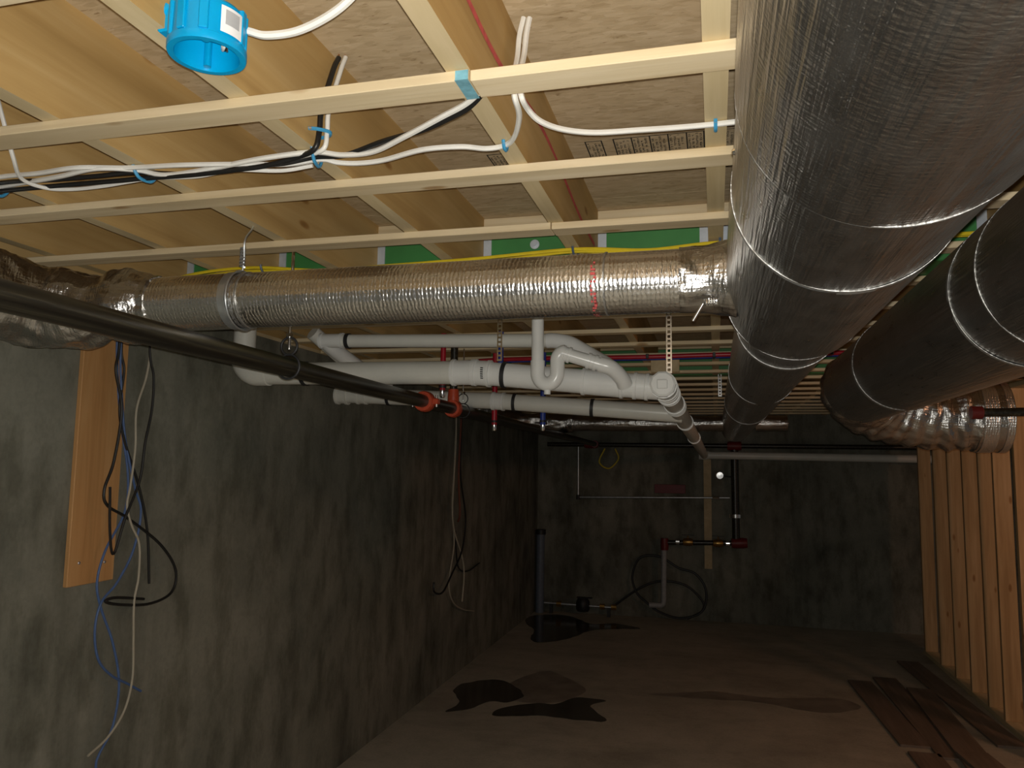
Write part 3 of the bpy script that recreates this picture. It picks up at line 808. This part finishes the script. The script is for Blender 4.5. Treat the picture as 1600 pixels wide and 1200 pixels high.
# ------------------------------------------------------------------ other things on the end wall
sg = box('wall_sign', -0.735, -0.360, 9.735, 9.749, 1.507, 1.615, M['red_sign'], bev=0.003)
tag(sg, 'small dark red rectangular sign on the end wall above thin pipe', 'sign')
st = box('wood_lath', -0.142, -0.052, 9.70, 9.749, 0.62, 1.93, M['ply'], bev=0.002)
tag(st, 'pale upright timber lath fixed to the end wall behind the valves', 'board')
bp = thing('standpipe', (-2.15, 9.62, 0), 'slate blue upright pipe with black cap in the wall corner', 'pipe')
tube('pipe', straight((-2.15, 9.62, 0.0), (-2.145, 9.62, 0.99), 2), 0.052, M['blue_pipe'], bp, seg=20)
lathe('cap', [(0.052, -0.03), (0.064, -0.03), (0.064, 0.03), (0.04, 0.035), (0, 0.035)], (-2.145, 9.62, 0.99), (0, 0, 1), M['rubber'], bp, seg=20)
wm = thing('water_meter', (-1.6, 9.6, 0.0), 'low pipe run with dark water meter beside the blue standpipe', 'meter')
tube('pipe', straight((-2.09, 9.6, 0.125), (-1.2, 9.6, 0.115), 3), 0.018, M['galv'], wm, seg=12)
lathe('meter_body', [(0, 0), (0.07, 0.0), (0.085, 0.03), (0.085, 0.11), (0.07, 0.14), (0.06, 0.16), (0, 0.16)], (-1.6, 9.6, 0.05), (0, 0, 1), M['rubber'], wm, seg=18)
box('meter_lid', -1.67, -1.48, 9.54, 9.60, 0.212, 0.224, M['rubber'], wm, bev=0.003)
for x in (-1.9, -1.36, -1.22):
    lathe('fitting', [(0.018, -0.03), (0.034, -0.03), (0.034, 0.03), (0.018, 0.03)], (x, 9.6, 0.12), (1, 0, 0), M['brass'], wm, seg=10)
for x in (-2.0, -1.28):
    box('foot', x - 0.02, x + 0.02, 9.58, 9.62, 0.0, 0.105, M['dark_iron'], wm)
cable('hose', [(-1.218, 9.65, 0.13), (-0.985, 9.65, 0.307), (-0.78, 9.66, 0.42), (-0.6, 9.66, 0.457), (-0.40, 9.66, 0.43), (-0.262, 9.66, 0.347), (-0.153, 9.65, 0.204), (-0.228, 9.63, 0.09), (-0.452, 9.62, 0.037), (-0.678, 9.62, 0.097), (-0.831, 9.62, 0.202), (-0.946, 9.63, 0.309), (-1.0, 9.66, 0.497), (-0.906, 9.68, 0.717), (-0.675, 9.68, 0.742), (-0.45, 9.67, 0.62), (-0.25, 9.66, 0.56), (-0.13, 9.65, 0.38), (-0.16, 9.64, 0.15), (-0.35, 9.63, 0.03)], 0.014, M['rubber'], 'loosely coiled black hose against the end wall near the floor', 'hose')
cable('cable_loop', [(-1.35, 9.72, 2.05), (-1.42, 9.72, 1.88), (-1.30, 9.72, 1.80), (-1.18, 9.72, 1.92), (-1.22, 9.72, 2.05)], 0.01, M['cable_yellow'], 'faint yellow cable loop hanging high on the end wall')

# ------------------------------------------------------------------ on the long concrete wall
bd = thing('wall_board', (X_L + 0.02, 2.37, 1.37), 'orange-toned wooden board fixed upright on the concrete wall under the foil elbow', 'board')
box('plank', X_L + 0.0005, X_L + 0.019, 2.262, 2.478, 1.370, 2.42, M['board'], bd, bev=0.002)
for (y, z) in ((2.30, 2.34), (2.44, 2.33), (2.31, 1.45), (2.43, 1.44)):
    lathe('nail_head', [(0, 0.002), (0.005, 0.001), (0.006, 0)], (X_L + 0.0195, y, z), (1, 0, 0), M['galv'], bd, seg=10)
WX = X_L
def wallpts(l, x): return [(x if not isinstance(p, tuple) or len(p) < 3 else p[2], p[0], p[1]) for p in l]
cable('cable', wallpts([(2.371, 2.45), (2.371, 2.231), (2.363, 2.146), (2.405, 2.006), (2.384, 1.815), (2.347, 1.71), (2.368, 1.652), (2.475, 1.599), (2.659, 1.486), (2.76, 1.374), (2.745, 1.286), (2.626, 1.26), (2.472, 1.281), (2.391, 1.305), (2.437, 1.312), (2.588, 1.283)], -2.15), 0.0055, M['cable_black'], 'black cable hanging down the board and looping wide into a flat coil')
cable('cable', wallpts([(2.515, 2.45), (2.515, 2.24), (2.545, 2.143), (2.546, 2.016), (2.522, 1.89), (2.505, 1.742), (2.442, 1.601), (2.397, 1.476), (2.372, 1.56), (2.358, 1.72)], -2.135), 0.005, M['cable_black'], 'black cable beside the white one, crossing back to a sharp fold on the board')
cable('cable', wallpts([(2.4, 2.45), (2.4, 2.235), (2.42, 2.153), (2.411, 2.006), (2.448, 1.888), (2.538, 1.717), (2.6, 1.541), (2.629, 1.335)], -2.165), 0.005, M['cable_black'], 'black cable ending straight and free inside the wide black loop')
cable('data_cable', wallpts([(2.395, 2.45), (2.395, 2.235), (2.418, 2.055), (2.453, 1.888), (2.516, 1.718), (2.559, 1.618), (2.531, 1.474), (2.459, 1.364), (2.387, 1.301), (2.366, 1.208), (2.391, 1.102), (2.459, 1.029), (2.544, 0.977), (2.622, 0.928)], -2.165), 0.0045, M['cable_blue'], 'blue cable on concrete wall bowing out low and ending in a short tail')
cable('data_cable', wallpts([(2.388, 2.45), (2.388, 2.234), (2.428, 1.983), (2.487, 1.767), (2.484, 1.622), (2.401, 1.487), (2.371, 1.376), (2.398, 1.281), (2.463, 1.154), (2.506, 1.029), (2.515, 0.934), (2.493, 0.826), (2.438, 0.754), (2.427, 0.714), (2.44, 0.62)], -2.175), 0.0045, M['cable_blue'], 'blue cable on concrete wall hanging lowest, beside the white cable')
cable('cable', wallpts([(2.53, 2.45), (2.53, 2.256), (2.516, 2.14), (2.476, 2.011), (2.483, 1.864), (2.47, 1.718), (2.46, 1.647), (2.49, 1.573), (2.537, 1.497), (2.545, 1.375), (2.53, 1.281), (2.54, 1.137), (2.547, 0.994), (2.515, 0.887), (2.443, 0.818), (2.352, 0.782)], -2.145), 0.0042, M['cable_cream'], 'white cable hanging down the concrete wall with its end curling away')
cable('cable', wallpts([(6.315, 2.45), (6.315, 2.239), (6.317, 1.962), (6.268, 1.472), (6.333, 1.252), (6.557, 1.012), (6.623, 0.838), (6.584, 0.622)], -2.17), 0.007, M['cable_cream'], 'cream cable hanging in the dim far bundle on the concrete wall')
cable('cable', wallpts([(6.36, 2.45), (6.36, 2.2), (6.33, 1.80), (6.30, 1.45), (6.375, 1.14), (6.264, 0.832), (6.375, 0.656), (6.643, 0.546), (6.988, 0.469)], -2.185), 0.006, M['cable_cream'], 'longest cream cable of far bundle, its thin tail curving along the wall')
cable('cable', wallpts([(6.403, 2.45), (6.403, 2.217), (6.367, 1.742), (6.424, 1.41), (6.378, 1.33)], -2.155), 0.009, M['cable_brown'], 'short brown cable in the dim far bundle on the concrete wall')
cable('cable', wallpts([(6.45, 2.45), (6.438, 2.219), (6.436, 1.741), (6.606, 1.343), (6.518, 1.071), (6.274, 0.91), (6.047, 0.786), (5.853, 0.815), (5.833, 0.892)], -2.16), 0.008, M['cable_black'], 'black cable of the far bundle hooking back up at its low end')
cable('cable', wallpts([(6.42, 1.25), (6.47, 1.0), (6.565, 0.9), (6.807, 0.859), (7.143, 0.889)], -2.19), 0.007, M['cable_black'], 'short black cable tail curling away from the far wall bundle')

# ------------------------------------------------------------------ wiring under the joists
ZC = Z_J0 - 0.006
cable('cable', [(-2.1, 1.43, 2.452), (-1.85, 1.42, 2.45), (-1.644, 1.402, 2.462), (-1.423, 1.351, 2.450), (-1.305, 1.336, 2.453), (-1.238, 1.380, 2.461), (-1.172, 1.395, 2.450), (-1.049, 1.385, 2.450), (-0.916, 1.369, 2.454), (-0.802, 1.380, 2.462), (-0.735, 1.385, 2.452), (-0.66, 1.372, 2.447), (-0.572, 1.325, 2.450), (-0.483, 1.278, 2.457), (-0.414, 1.240, 2.463), (-0.36, 1.19, 2.4745)], 0.0055, M['cable_white'], 'white cable of the joist bundle rising with the black one to the strip')
cable('cable', [(-2.1, 1.39, 2.45), (-1.85, 1.38, 2.45), (-1.617, 1.378, 2.462), (-1.461, 1.371, 2.454), (-1.343, 1.377, 2.455), (-1.253, 1.394, 2.462), (-1.11, 1.408, 2.452), (-0.975, 1.397, 2.452), (-0.883, 1.398, 2.452), (-0.81, 1.402, 2.461), (-0.734, 1.393, 2.455), (-0.629, 1.351, 2.457), (-0.537, 1.323, 2.458), (-0.472, 1.291, 2.460), (-0.416, 1.256, 2.463), (-0.36, 1.2, 2.475)], 0.0055, M['cable_black'], 'black cable of the joist bundle rising to the blue-marked strip joint')
cable('cable', [(-2.1, 1.36, 2.452), (-1.8, 1.35, 2.452), (-1.584, 1.348, 2.462), (-1.457, 1.332, 2.454), (-1.34, 1.32, 2.452), (-1.248, 1.366, 2.462), (-1.112, 1.361, 2.454), (-0.985, 1.379, 2.452), (-0.88, 1.410, 2.455), (-0.802, 1.414, 2.460), (-0.770, 1.428, 2.456), (-0.727, 1.439, 2.455), (-0.667, 1.435, 2.455), (-0.568, 1.403, 2.455), (-0.487, 1.406, 2.455), (-0.441, 1.433, 2.458), (-0.401, 1.434, 2.462), (-0.372, 1.396, 2.462), (-0.343, 1.316, 2.464), (-0.338, 1.263, 2.474), (-0.350, 1.30, 2.53), (-0.357, 1.35, 2.60), (-0.358, 1.366, 2.65), (-0.352, 1.373, 2.69)], 0.0055, M['cable_white'], 'white cable leaving the bundle and turning up the chalk-marked joist')
cable('cable', [(0.45, 1.43, 2.462), (0.2, 1.43, 2.462), (0.056, 1.428, 2.462), (0.008, 1.432, 2.463), (-0.06, 1.424, 2.46), (-0.13, 1.408, 2.455), (-0.213, 1.394, 2.452), (-0.27, 1.367, 2.452), (-0.305, 1.332, 2.455), (-0.322, 1.301, 2.465), (-0.326, 1.263, 2.474), (-0.339, 1.30, 2.53), (-0.344, 1.35, 2.60), (-0.344, 1.366, 2.65), (-0.34, 1.373, 2.688)], 0.0055, M['cable_white'], 'white cable running from the chalk-marked joist across to the large duct')
dc = thing('cable', (-0.785, 1.37, 2.46), 'black cable of the bundle turning up beside the joist to a cut end', 'cable')
tube('jacket', spline([(-2.0, 1.41, 2.448), (-1.65, 1.398, 2.450), (-1.45, 1.388, 2.446), (-1.3, 1.395, 2.447), (-1.238, 1.402, 2.450), (-1.1, 1.392, 2.443), (-0.98, 1.387, 2.443), (-0.92, 1.39, 2.447), (-0.84, 1.385, ZC - 0.006), (-0.79, 1.365, 2.462), (-0.782, 1.367, 2.50), (-0.781, 1.371, 2.55), (-0.781, 1.412, 2.656), (-0.781, 1.434, 2.725 - 0.03)], 8), 0.0058, M['cable_black'], dc, seg=8)
tube('white_core', spline([(-0.84, 1.392, ZC - 0.003), (-0.775, 1.372, 2.462), (-0.768, 1.374, 2.50), (-0.768, 1.378, 2.55), (-0.768, 1.42, 2.656), (-0.768, 1.44, 2.698)], 8), 0.0052, M['cable_white'], dc, seg=8)
for i in range(2):
    tube('bare_end', straight((-0.781 + 0.012 * i, 1.434 + 0.005 * i, 2.694), (-0.782 + 0.012 * i, 1.436 + 0.006 * i, 2.704), 1), 0.002, M['copper'], dc, seg=6)
cable('cable', [(-0.686, 0.975, 2.478), (-0.655, 0.98, 2.470), (-0.60, 0.985, 2.475), (-0.53, 0.975, 2.495), (-0.47, 0.95, 2.525), (-0.42, 0.905, 2.545), (-0.375, 0.84, 2.56)], 0.0062, M['cable_white'], 'white cable sweeping away from the side of the blue ceiling box')
cable('cable', [(-1.50, 1.22, 2.69), (-1.47, 1.222, 2.60), (-1.45, 1.235, 2.52), (-1.46, 1.27, 2.465), (-1.50, 1.33, 2.444), (-1.49, 1.386, 2.442), (-1.44, 1.408, 2.443), (-1.36, 1.412, 2.445), (-1.283, 1.412, 2.450), (-1.227, 1.417, 2.455), (-1.1, 1.405, 2.444), (-1.0, 1.392, 2.445), (-0.9, 1.42, 2.446), (-0.83, 1.43, 2.455)], 0.0045, M['cable_white'], 'thinner white cable dropping from the far joist bay into the cable bundle')
for i, (dy, dz, lab) in enumerate(((0.0, 0, 'yellow cable nearest the strip, in the trio above the branch duct'), (0.022, -0.006, 'middle yellow cable of the trio above the branch duct'), (0.042, 0.0, 'yellow cable nearest the green beam in the trio above the branch duct'))):
    pts = []
    for k, x in enumerate((-2.05, -1.92, -1.7, -1.478, -1.25, -1.02, -0.7, -0.396, -0.18, 0.03, 0.35, 0.707, 1.1, 1.6, 2.2)):
        clip = x in (-1.478, -0.396, 0.03)
        a = 0.004 if clip else 0.013
        sag = 0.0 if x > -1.8 else -0.03
        pts.append((x, 2.20 + dy * (0.45 if clip else 1.0) + a * math.sin(k * 1.9 + i * 2.1), ZC - 0.004 + dz * 0.6 - (0 if clip else 0.012) - 0.004 * math.cos(k * 1.3 + i) + sag))
    cable('cable', pts, 0.0052, M['cable_yellow'], lab, group='yellow cables along the green beam')

def staple(x, y, z, along, mat, label, w=0.022, h=0.012, cat='cable staple', group='cable staples'):
    """plastic strap with a nail at each end; 'along' is the direction the strap spans"""
    s = thing('cable_staple', (x, y, z), label, cat, group)
    a = Vector(along).normalized()
    p = Vector((x, y, z))
    up = Vector((0, 0, 1))
    tube('strap', spline([p - a * w + up * 0.002, p - a * w * 0.8 - up * h * 0.5, p - a * w * 0.4 - up * h, p + a * w * 0.4 - up * h, p + a * w * 0.8 - up * h * 0.5, p + a * w + up * 0.002], 3), 0.0038, mat, s, seg=6)
    for q in (-1, 1):
        lathe('nail', [(0, -0.006), (0.0035, -0.006), (0.0035, 0.003)], p + a * w * q * 0.85, (0, 0, 1), M['galv'], s, seg=8)
staple(-1.232, 1.40, Z_J0 - 0.002, (0.2, 1, 0), M['staple_blue'], 'blue bundle staple between the short upright cable and the thinner dropping white cable', 0.032, 0.022)
staple(-0.805, 1.402, Z_J0 - 0.002, (-0.2, 1, 0), M['staple_blue'], 'blue staple holding the cable bundle beside the short upright cable', 0.034, 0.022)
staple(-1.655, 1.40, Z_J0 - 0.002, (0.1, 1, 0), M['staple_blue'], 'blue staple on the cable bundle at the edge by the foil elbow', 0.034, 0.022)
staple(-0.403, 1.438, Z_J0 - 0.002, (0, 1, 0), M['staple_blue'], 'bright blue staple on single white cable under the chalk-marked joist', 0.015)
staple(0.008, 1.437, Z_J0 - 0.002, (0, 1, 0), M['staple_blue'], 'bright blue staple on white cable next to the large duct', 0.015)
staple(-1.44, 2.21, Z_J0 - 0.004, (0.2, 1, 0), M['staple_dark'], 'dark clip on yellow cables nearest the wire hanger', 0.026, 0.022)
staple(-0.396, 2.21, Z_J0 - 0.004, (0.2, 1, 0), M['staple_dark'], 'dark clip on yellow cables under the chalk-marked joist', 0.026, 0.022)
staple(0.02, 2.21, Z_J0 - 0.004, (0, 1, 0), M['staple_dark'], 'dark clip on yellow cables beside the large duct', 0.026, 0.022)
s = thing('cable_staple', (-0.785, 1.367, 2.50), 'blue staple pinning the short upright cable to the joist side', 'cable staple', 'cable staples')
tube('strap', spline([(-0.794, 1.345, 2.498), (-0.775, 1.352, 2.497), (-0.760, 1.37, 2.497), (-0.772, 1.388, 2.497), (-0.794, 1.394, 2.498)], 4), 0.004, M['staple_blue'], s, seg=6)
lathe('nail', [(0, 0.004), (0.0035, 0.004), (0.0035, -0.004)], (-0.79, 1.345, 2.498), (1, 0, 0), M['galv'], s, seg=8)

# blue ceiling box nailed to the joist
BXc = Vector((-0.741, 0.953, 2.432))
bxo = thing('ceiling_box', BXc, 'bright blue round plastic ceiling electrical box with white sticker', 'electrical box')
lathe('body', [(0, 0.058), (0.046, 0.058), (0.047, 0.004), (0.0475, 0), (0.0565, 0), (0.0575, 0.003), (0.0575, 0.012), (0.0525, 0.015), (0.0515, 0.066), (0.049, 0.070), (0, 0.070)], BXc, (0, 0, 1), M['box_blue'], bxo, seg=48)
for k in range(10):
    a = 2 * PI * k / 10 + 0.2
    if abs(math.degrees(a) % 360 - 345) < 26: continue
    c = BXc + Vector((math.cos(a), math.sin(a), 0)) * 0.0525
    box('rib', c.x - 0.004, c.x + 0.004, c.y - 0.007, c.y + 0.007, BXc.z + 0.016, BXc.z + (0.078 if k % 2 else 0.070), M['box_blue'], bxo, bev=0.0015, rot=Matrix.Rotation(a, 4, 'Z'))
for a in (2.2, 5.3):
    c = BXc + Vector((math.cos(a), math.sin(a), 0)) * 0.041
    lathe('screw_post', [(0, 0.004), (0.006, 0.004), (0.006, 0.057)], c, (0, 0, 1), M['box_blue'], bxo, seg=12)
for k in range(4):
    a = -2.4 + 0.42 * k
    c = BXc + Vector((math.cos(a), math.sin(a), 0)) * 0.042
    box('clamp_tab', c.x - 0.007, c.x + 0.007, c.y - 0.009, c.y + 0.009, BXc.z + 0.066, BXc.z + 0.086 + 0.003 * (k % 2), M['box_blue'], bxo, bev=0.002, rot=Matrix.Rotation(a, 4, 'Z'))
lug = box('mounting_lug', -0.812, -0.785, 0.925, 0.958, 2.466, 2.468 + 0.035, M['box_blue'], bxo, bev=0.003)
lug2 = lathe('nail_sleeve', [(0, -0.02), (0.008, -0.02), (0.008, 0.02), (0, 0.02)], (-0.806, 0.925, 2.49), (0.5, 0.3, 0.8), M['box_blue'], bxo, seg=12)
tube('nail', straight((-0.808, 0.924, 2.50), (-0.800, 0.93, 2.525), 1), 0.003, M['dark_iron'], bxo, seg=8)
# sticker on the side that faces the room
v, f = [], []
for rr_, z0, z1, a0, a1 in ((0.0558, 0.017, 0.058, -0.62, 0.06),):
    for i in range(9):
        a = a0 + (a1 - a0) * i / 8
        for z in (z0, z1): v.append((BXc.x + rr_ * math.cos(a), BXc.y + rr_ * math.sin(a), BXc.z + z))
    for i in range(8): f.append((2 * i, 2 * i + 2, 2 * i + 3, 2 * i + 1))
lab = put('sticker', v, f, M['label_white'], bxo, smooth=True)
v, f = [], []
for i in range(7):
    a = -0.50 + 0.44 * i / 6
    for z in (0.030, 0.053): v.append((BXc.x + 0.0564 * math.cos(a), BXc.y + 0.0564 * math.sin(a), BXc.z + z))
for i in range(6): f.append((2 * i, 2 * i + 2, 2 * i + 3, 2 * i + 1))
put('print_block', v, f, M['label_grey'], lab, smooth=True)
for k, mm in enumerate(('cable_white', 'cable_black', 'copper')):
    tube('wire', spline([BXc + Vector((0.004 + 0.004 * k, 0.030, 0.052)), BXc + Vector((0.010 + 0.006 * k, 0.022 - 0.004 * k, 0.022)), BXc + Vector((0.026, 0.004 + 0.004 * k, 0.012)), BXc + Vector((0.038, -0.006 - 0.003 * k, 0.020))], 5), 0.002, M[mm], bxo, seg=6)
for k in range(2):
    tube('cable_stub', spline([BXc + Vector((-0.012 + 0.03 * k, -0.030, 0.05)), BXc + Vector((-0.014 + 0.03 * k, -0.034, 0.09)), BXc + Vector((-0.02 + 0.03 * k, -0.05, 0.14)), BXc + Vector((-0.03 + 0.03 * k, -0.09, 0.20))], 5), 0.005, M['cable_white'], bxo, seg=7)

# wire hanger that carries the branch duct
wh = thing('wire_hanger', (-1.235, BY, 2.33), 'twisted galvanised wire tying the branch duct up to a strip', 'wire hanger')
tube('wire', spline([(-1.245, 1.80, BZ + RB + 0.006), (-1.235, 1.79, 2.37), (-1.228, 1.78, 2.42), (-1.232, 1.82, 2.47), (-1.25, 1.86, 2.56), (-1.262, 1.84, 2.66)], 6), 0.0028, M['galv'], wh, seg=6)
tube('twist', [Vector((-1.240 + 0.007 * math.cos(i * 1.05), 1.79 + 0.007 * math.sin(i * 1.05), 2.345 + 0.055 * i / 36)) for i in range(37)], 0.0026, M['galv'], wh, seg=5)
ring('loop', (-1.238, BY, BZ), (1, 0, 0.08), RB + 0.006, 0.0025, M['galv'], wh, seg=40)

# ------------------------------------------------------------------ red and blue water lines
def pex_clip(o, x, y, z): box('clip', x - 0.008, x + 0.008, y - 0.016, y + 0.016, z - 0.014, z + 0.012, M['dark_iron'], o, bev=0.002)
for nm, y, mm, lab in (('red', 4.30, 'pex_red', 'red plastic water line running across under the joists past the cleanout'), ('blue', 4.36, 'pex_blue', 'blue plastic water line running beside the red one under the joists')):
    o = thing('water_line', (-0.6, y, 2.40), lab, 'water pipe', 'water lines across the joists')
    zz = Z_STRAP - 0.012
    pts = [(-2.0, y - 0.35, zz - 0.16), (-1.85, y - 0.28, zz - 0.10), (-1.6, y - 0.12, zz - 0.05), (-1.3, y, zz - 0.005), (-0.9, y, zz), (-0.4, y, zz - 0.004), (0.05, y, zz), (0.5, y, zz - 0.004), (1.1, y, zz), (1.9, y, zz)]
    tube('tubing', spline(pts, 6), 0.0125, M[mm], o, seg=12)
    for x in (-1.2, -0.36, 0.0, 0.6): pex_clip(o, x, y, zz)
def stub(x, y, z0, mm, label, bend=0.0):
    o = thing('water_stub', (x, y, z0), label, 'water pipe', 'capped water stubs')
    tube('tubing', spline([(x + bend, y, 2.465), (x + bend * .4, y, 2.38), (x, y, 2.25), (x, y, z0 + 0.03)], 6), 0.0135 if y < 4 else 0.016, M[mm], o, seg=12)
    lathe('crimp_ring', [(0.014, -0.006), (0.019, -0.006), (0.019, 0.006), (0.014, 0.006)], (x, y, z0 + 0.05), (0, 0, 1), M['dark_iron'], o, seg=14)
    lathe('end_cap', [(0.0, -0.005), (0.010, -0.004), (0.014, 0.004), (0.014, 0.032)], (x, y, z0), (0, 0, 1), M['zinc'], o, seg=14)
stub(-1.295, 3.55, 2.150, 'pex_red', 'capped red water stub ending just under the thick drain pipe')
stub(-1.00, 3.55, 2.215, 'pex_blue', 'blue water stub dropping behind the thick drain pipe next to hanger strap')
stub(-1.229, 4.25, 2.020, 'pex_red', 'low-hanging capped red water stub below the lower drain pipe')
stub(-0.943, 4.25, 2.021, 'pex_blue', 'low-hanging capped blue water stub below the lower drain pipe')

# perforated straps
def perf(x, y, z0, z1, label, w=0.011):
    o = thing('perforated_strap', (x, y, z0), label, 'strap', 'perforated hanger straps')
    # strip with punched holes: two rails and cross webs
    v, f = [], []
    def bxx(a, b, c, d):
        q, g = box_geo(a, b, y - 0.0008, y + 0.0008, c, d); n = len(v)
        v.extend(q); f.extend([tuple(i + n for i in t) for t in g])
    bxx(x - w, x - w * 0.5, z0, z1); bxx(x + w * 0.5, x + w, z0, z1)
    z = z0
    while z < z1 - 0.006:
        bxx(x - w * 0.5, x + w * 0.5, z, z + 0.008); z += 0.019
    put('strip', v, f, M['zinc'], o)
    lathe('screw', [(0, 0.006), (0.006, 0.004), (0.008, 0)], (x, y - 0.001, z1 - 0.012), (0, -1, 0), M['zinc'], o, seg=10)
perf(-0.172, 3.06, 2.19, 2.448, 'shiny perforated strap holding up the capped cleanout')
perf(-0.862, 3.04, 2.25, 2.448, 'perforated strap hanging the thick drain pipe next to blue stub')
perf(0.035, 5.3, 2.30, 2.448, 'small perforated strap dangling beyond the cleanout beside the large duct')

bb = box('backing_board', -0.352, -0.192, 4.425, 4.444, 2.362, Z_STRAP - 0.0005, M['ply'], bev=0.002)
tag(bb, 'small pale plywood block hanging under the strips behind the perforated strap', 'board')

# ------------------------------------------------------------------ on the slab
def blob(name, outline, mat, label, cat, z=0.0025, n=6, jit=0.02, seed=1):
    pts = spline([(x, y, 0) for x, y in outline], n, closed=True)
    c = sum((Vector(p) for p in pts), Vector()) / len(pts)
    pts = [Vector((p.x + jit * noise.noise(Vector((p.x * 9, p.y * 9, seed))), p.y + jit * noise.noise(Vector((p.x * 9, p.y * 9, seed + 5))), z)) for p in pts]
    bm = bmesh.new()
    vs = [bm.verts.new(p) for p in pts]
    lo = [bm.verts.new((p.x + (p.x - c.x) * 0.01, p.y + (p.y - c.y) * 0.01, 0.0003)) for p in pts]
    bm.faces.new(vs)
    m = len(vs)
    for i in range(m): bm.faces.new((vs[i], lo[i], lo[(i + 1) % m], vs[(i + 1) % m]))
    bmesh.ops.recalc_face_normals(bm, faces=list(bm.faces))
    bmesh.ops.triangulate(bm, faces=[q for q in bm.faces if len(q.verts) > 4])
    bm.verts.index_update()
    o = put(name, [tuple(q.co) for q in bm.verts], [[q.index for q in t.verts] for t in bm.faces], mat)
    bm.free()
    return tag(o, label, cat)
blob('damp_patch', [(-1.70, 6.42), (-1.50, 6.92), (-1.25, 6.75), (-1.05, 6.45), (-1.15, 6.15), (-1.35, 6.0), (-1.62, 6.05)], M['damp'], 'faint damp patch linking the two halves of the dark puddle', 'stain', z=0.0012)
blob('puddle', [(-1.947, 5.60), (-1.93, 5.85), (-2.06, 6.10), (-2.069, 6.30), (-1.95, 6.46), (-1.80, 6.52), (-1.64, 6.40), (-1.50, 6.15), (-1.58, 5.95), (-1.72, 5.93), (-1.80, 5.72)], M['wet'], 'dark wet puddle half lying nearer the long concrete wall', 'puddle')
blob('puddle', [(-1.60, 5.62), (-1.58, 5.80), (-1.35, 6.0), (-1.20, 6.02), (-1.10, 6.22), (-0.99, 6.24), (-0.86, 6.22), (-0.95, 6.05), (-0.783, 5.768), (-0.95, 5.70), (-1.20, 5.72), (-1.42, 5.66)], M['wet'], 'dark wet puddle half with pointed tips in the middle of the floor', 'puddle', seed=3)
blob('puddle', [(-1.97, 8.56), (-2.16, 8.95), (-2.18, 9.35), (-1.95, 9.52), (-1.7, 9.45), (-1.411, 9.117), (-1.15, 9.22), (-0.85, 9.05), (-1.05, 8.95), (-1.365, 8.75), (-1.52, 8.3), (-1.75, 8.02), (-1.9, 8.1)], M['wet'], 'black wet stain spreading from the standpipe in the wall corner', 'puddle', seed=6)
blob('damp_patch', [(-0.55, 6.5), (-0.3, 6.62), (0.0, 6.75), (0.4, 6.7), (0.9, 6.85), (1.05, 6.65), (0.75, 6.42), (0.3, 6.55), (-0.1, 6.5)], M['damp'], 'faint damp streak across the floor toward the loose planks', 'stain', z=0.001, seed=8)

def floor_plank(x, y, L, w, rz, z, label):
    c, s_ = math.cos(rz), math.sin(rz)
    v, f = box_geo(-w / 2, w / 2, -L / 2, L / 2, z, z + 0.016)
    v = [(x + p[0] * c - p[1] * s_, y + p[0] * s_ + p[1] * c, p[2]) for p in v]
    tag(put('plank', v, f, M['plank']), label, 'plank', 'loose planks on the slab')
floor_plank(1.22, 6.62, 1.60, 0.19, 0.05, 0.0005, 'dark brown loose plank farthest from the studs')
floor_plank(1.43, 6.62, 1.95, 0.19, 0.02, 0.0005, 'brown loose plank, second in from the open floor')
floor_plank(1.58, 6.30, 1.9, 0.19, -0.03, 0.0175, 'brown loose plank lying on top of its neighbours')
floor_plank(1.82, 7.15, 2.3, 0.19, 0.06, 0.0005, 'brown loose plank lying against the stud wall')
floor_plank(1.62, 5.05, 1.3, 0.19, 0.10, 0.0345, 'nearest brown loose plank, cut off by the picture edge')
floor_plank(1.30, 4.95, 1.5, 0.19, 0.03, 0.0005, 'brown loose plank nearest the camera toward the open floor')
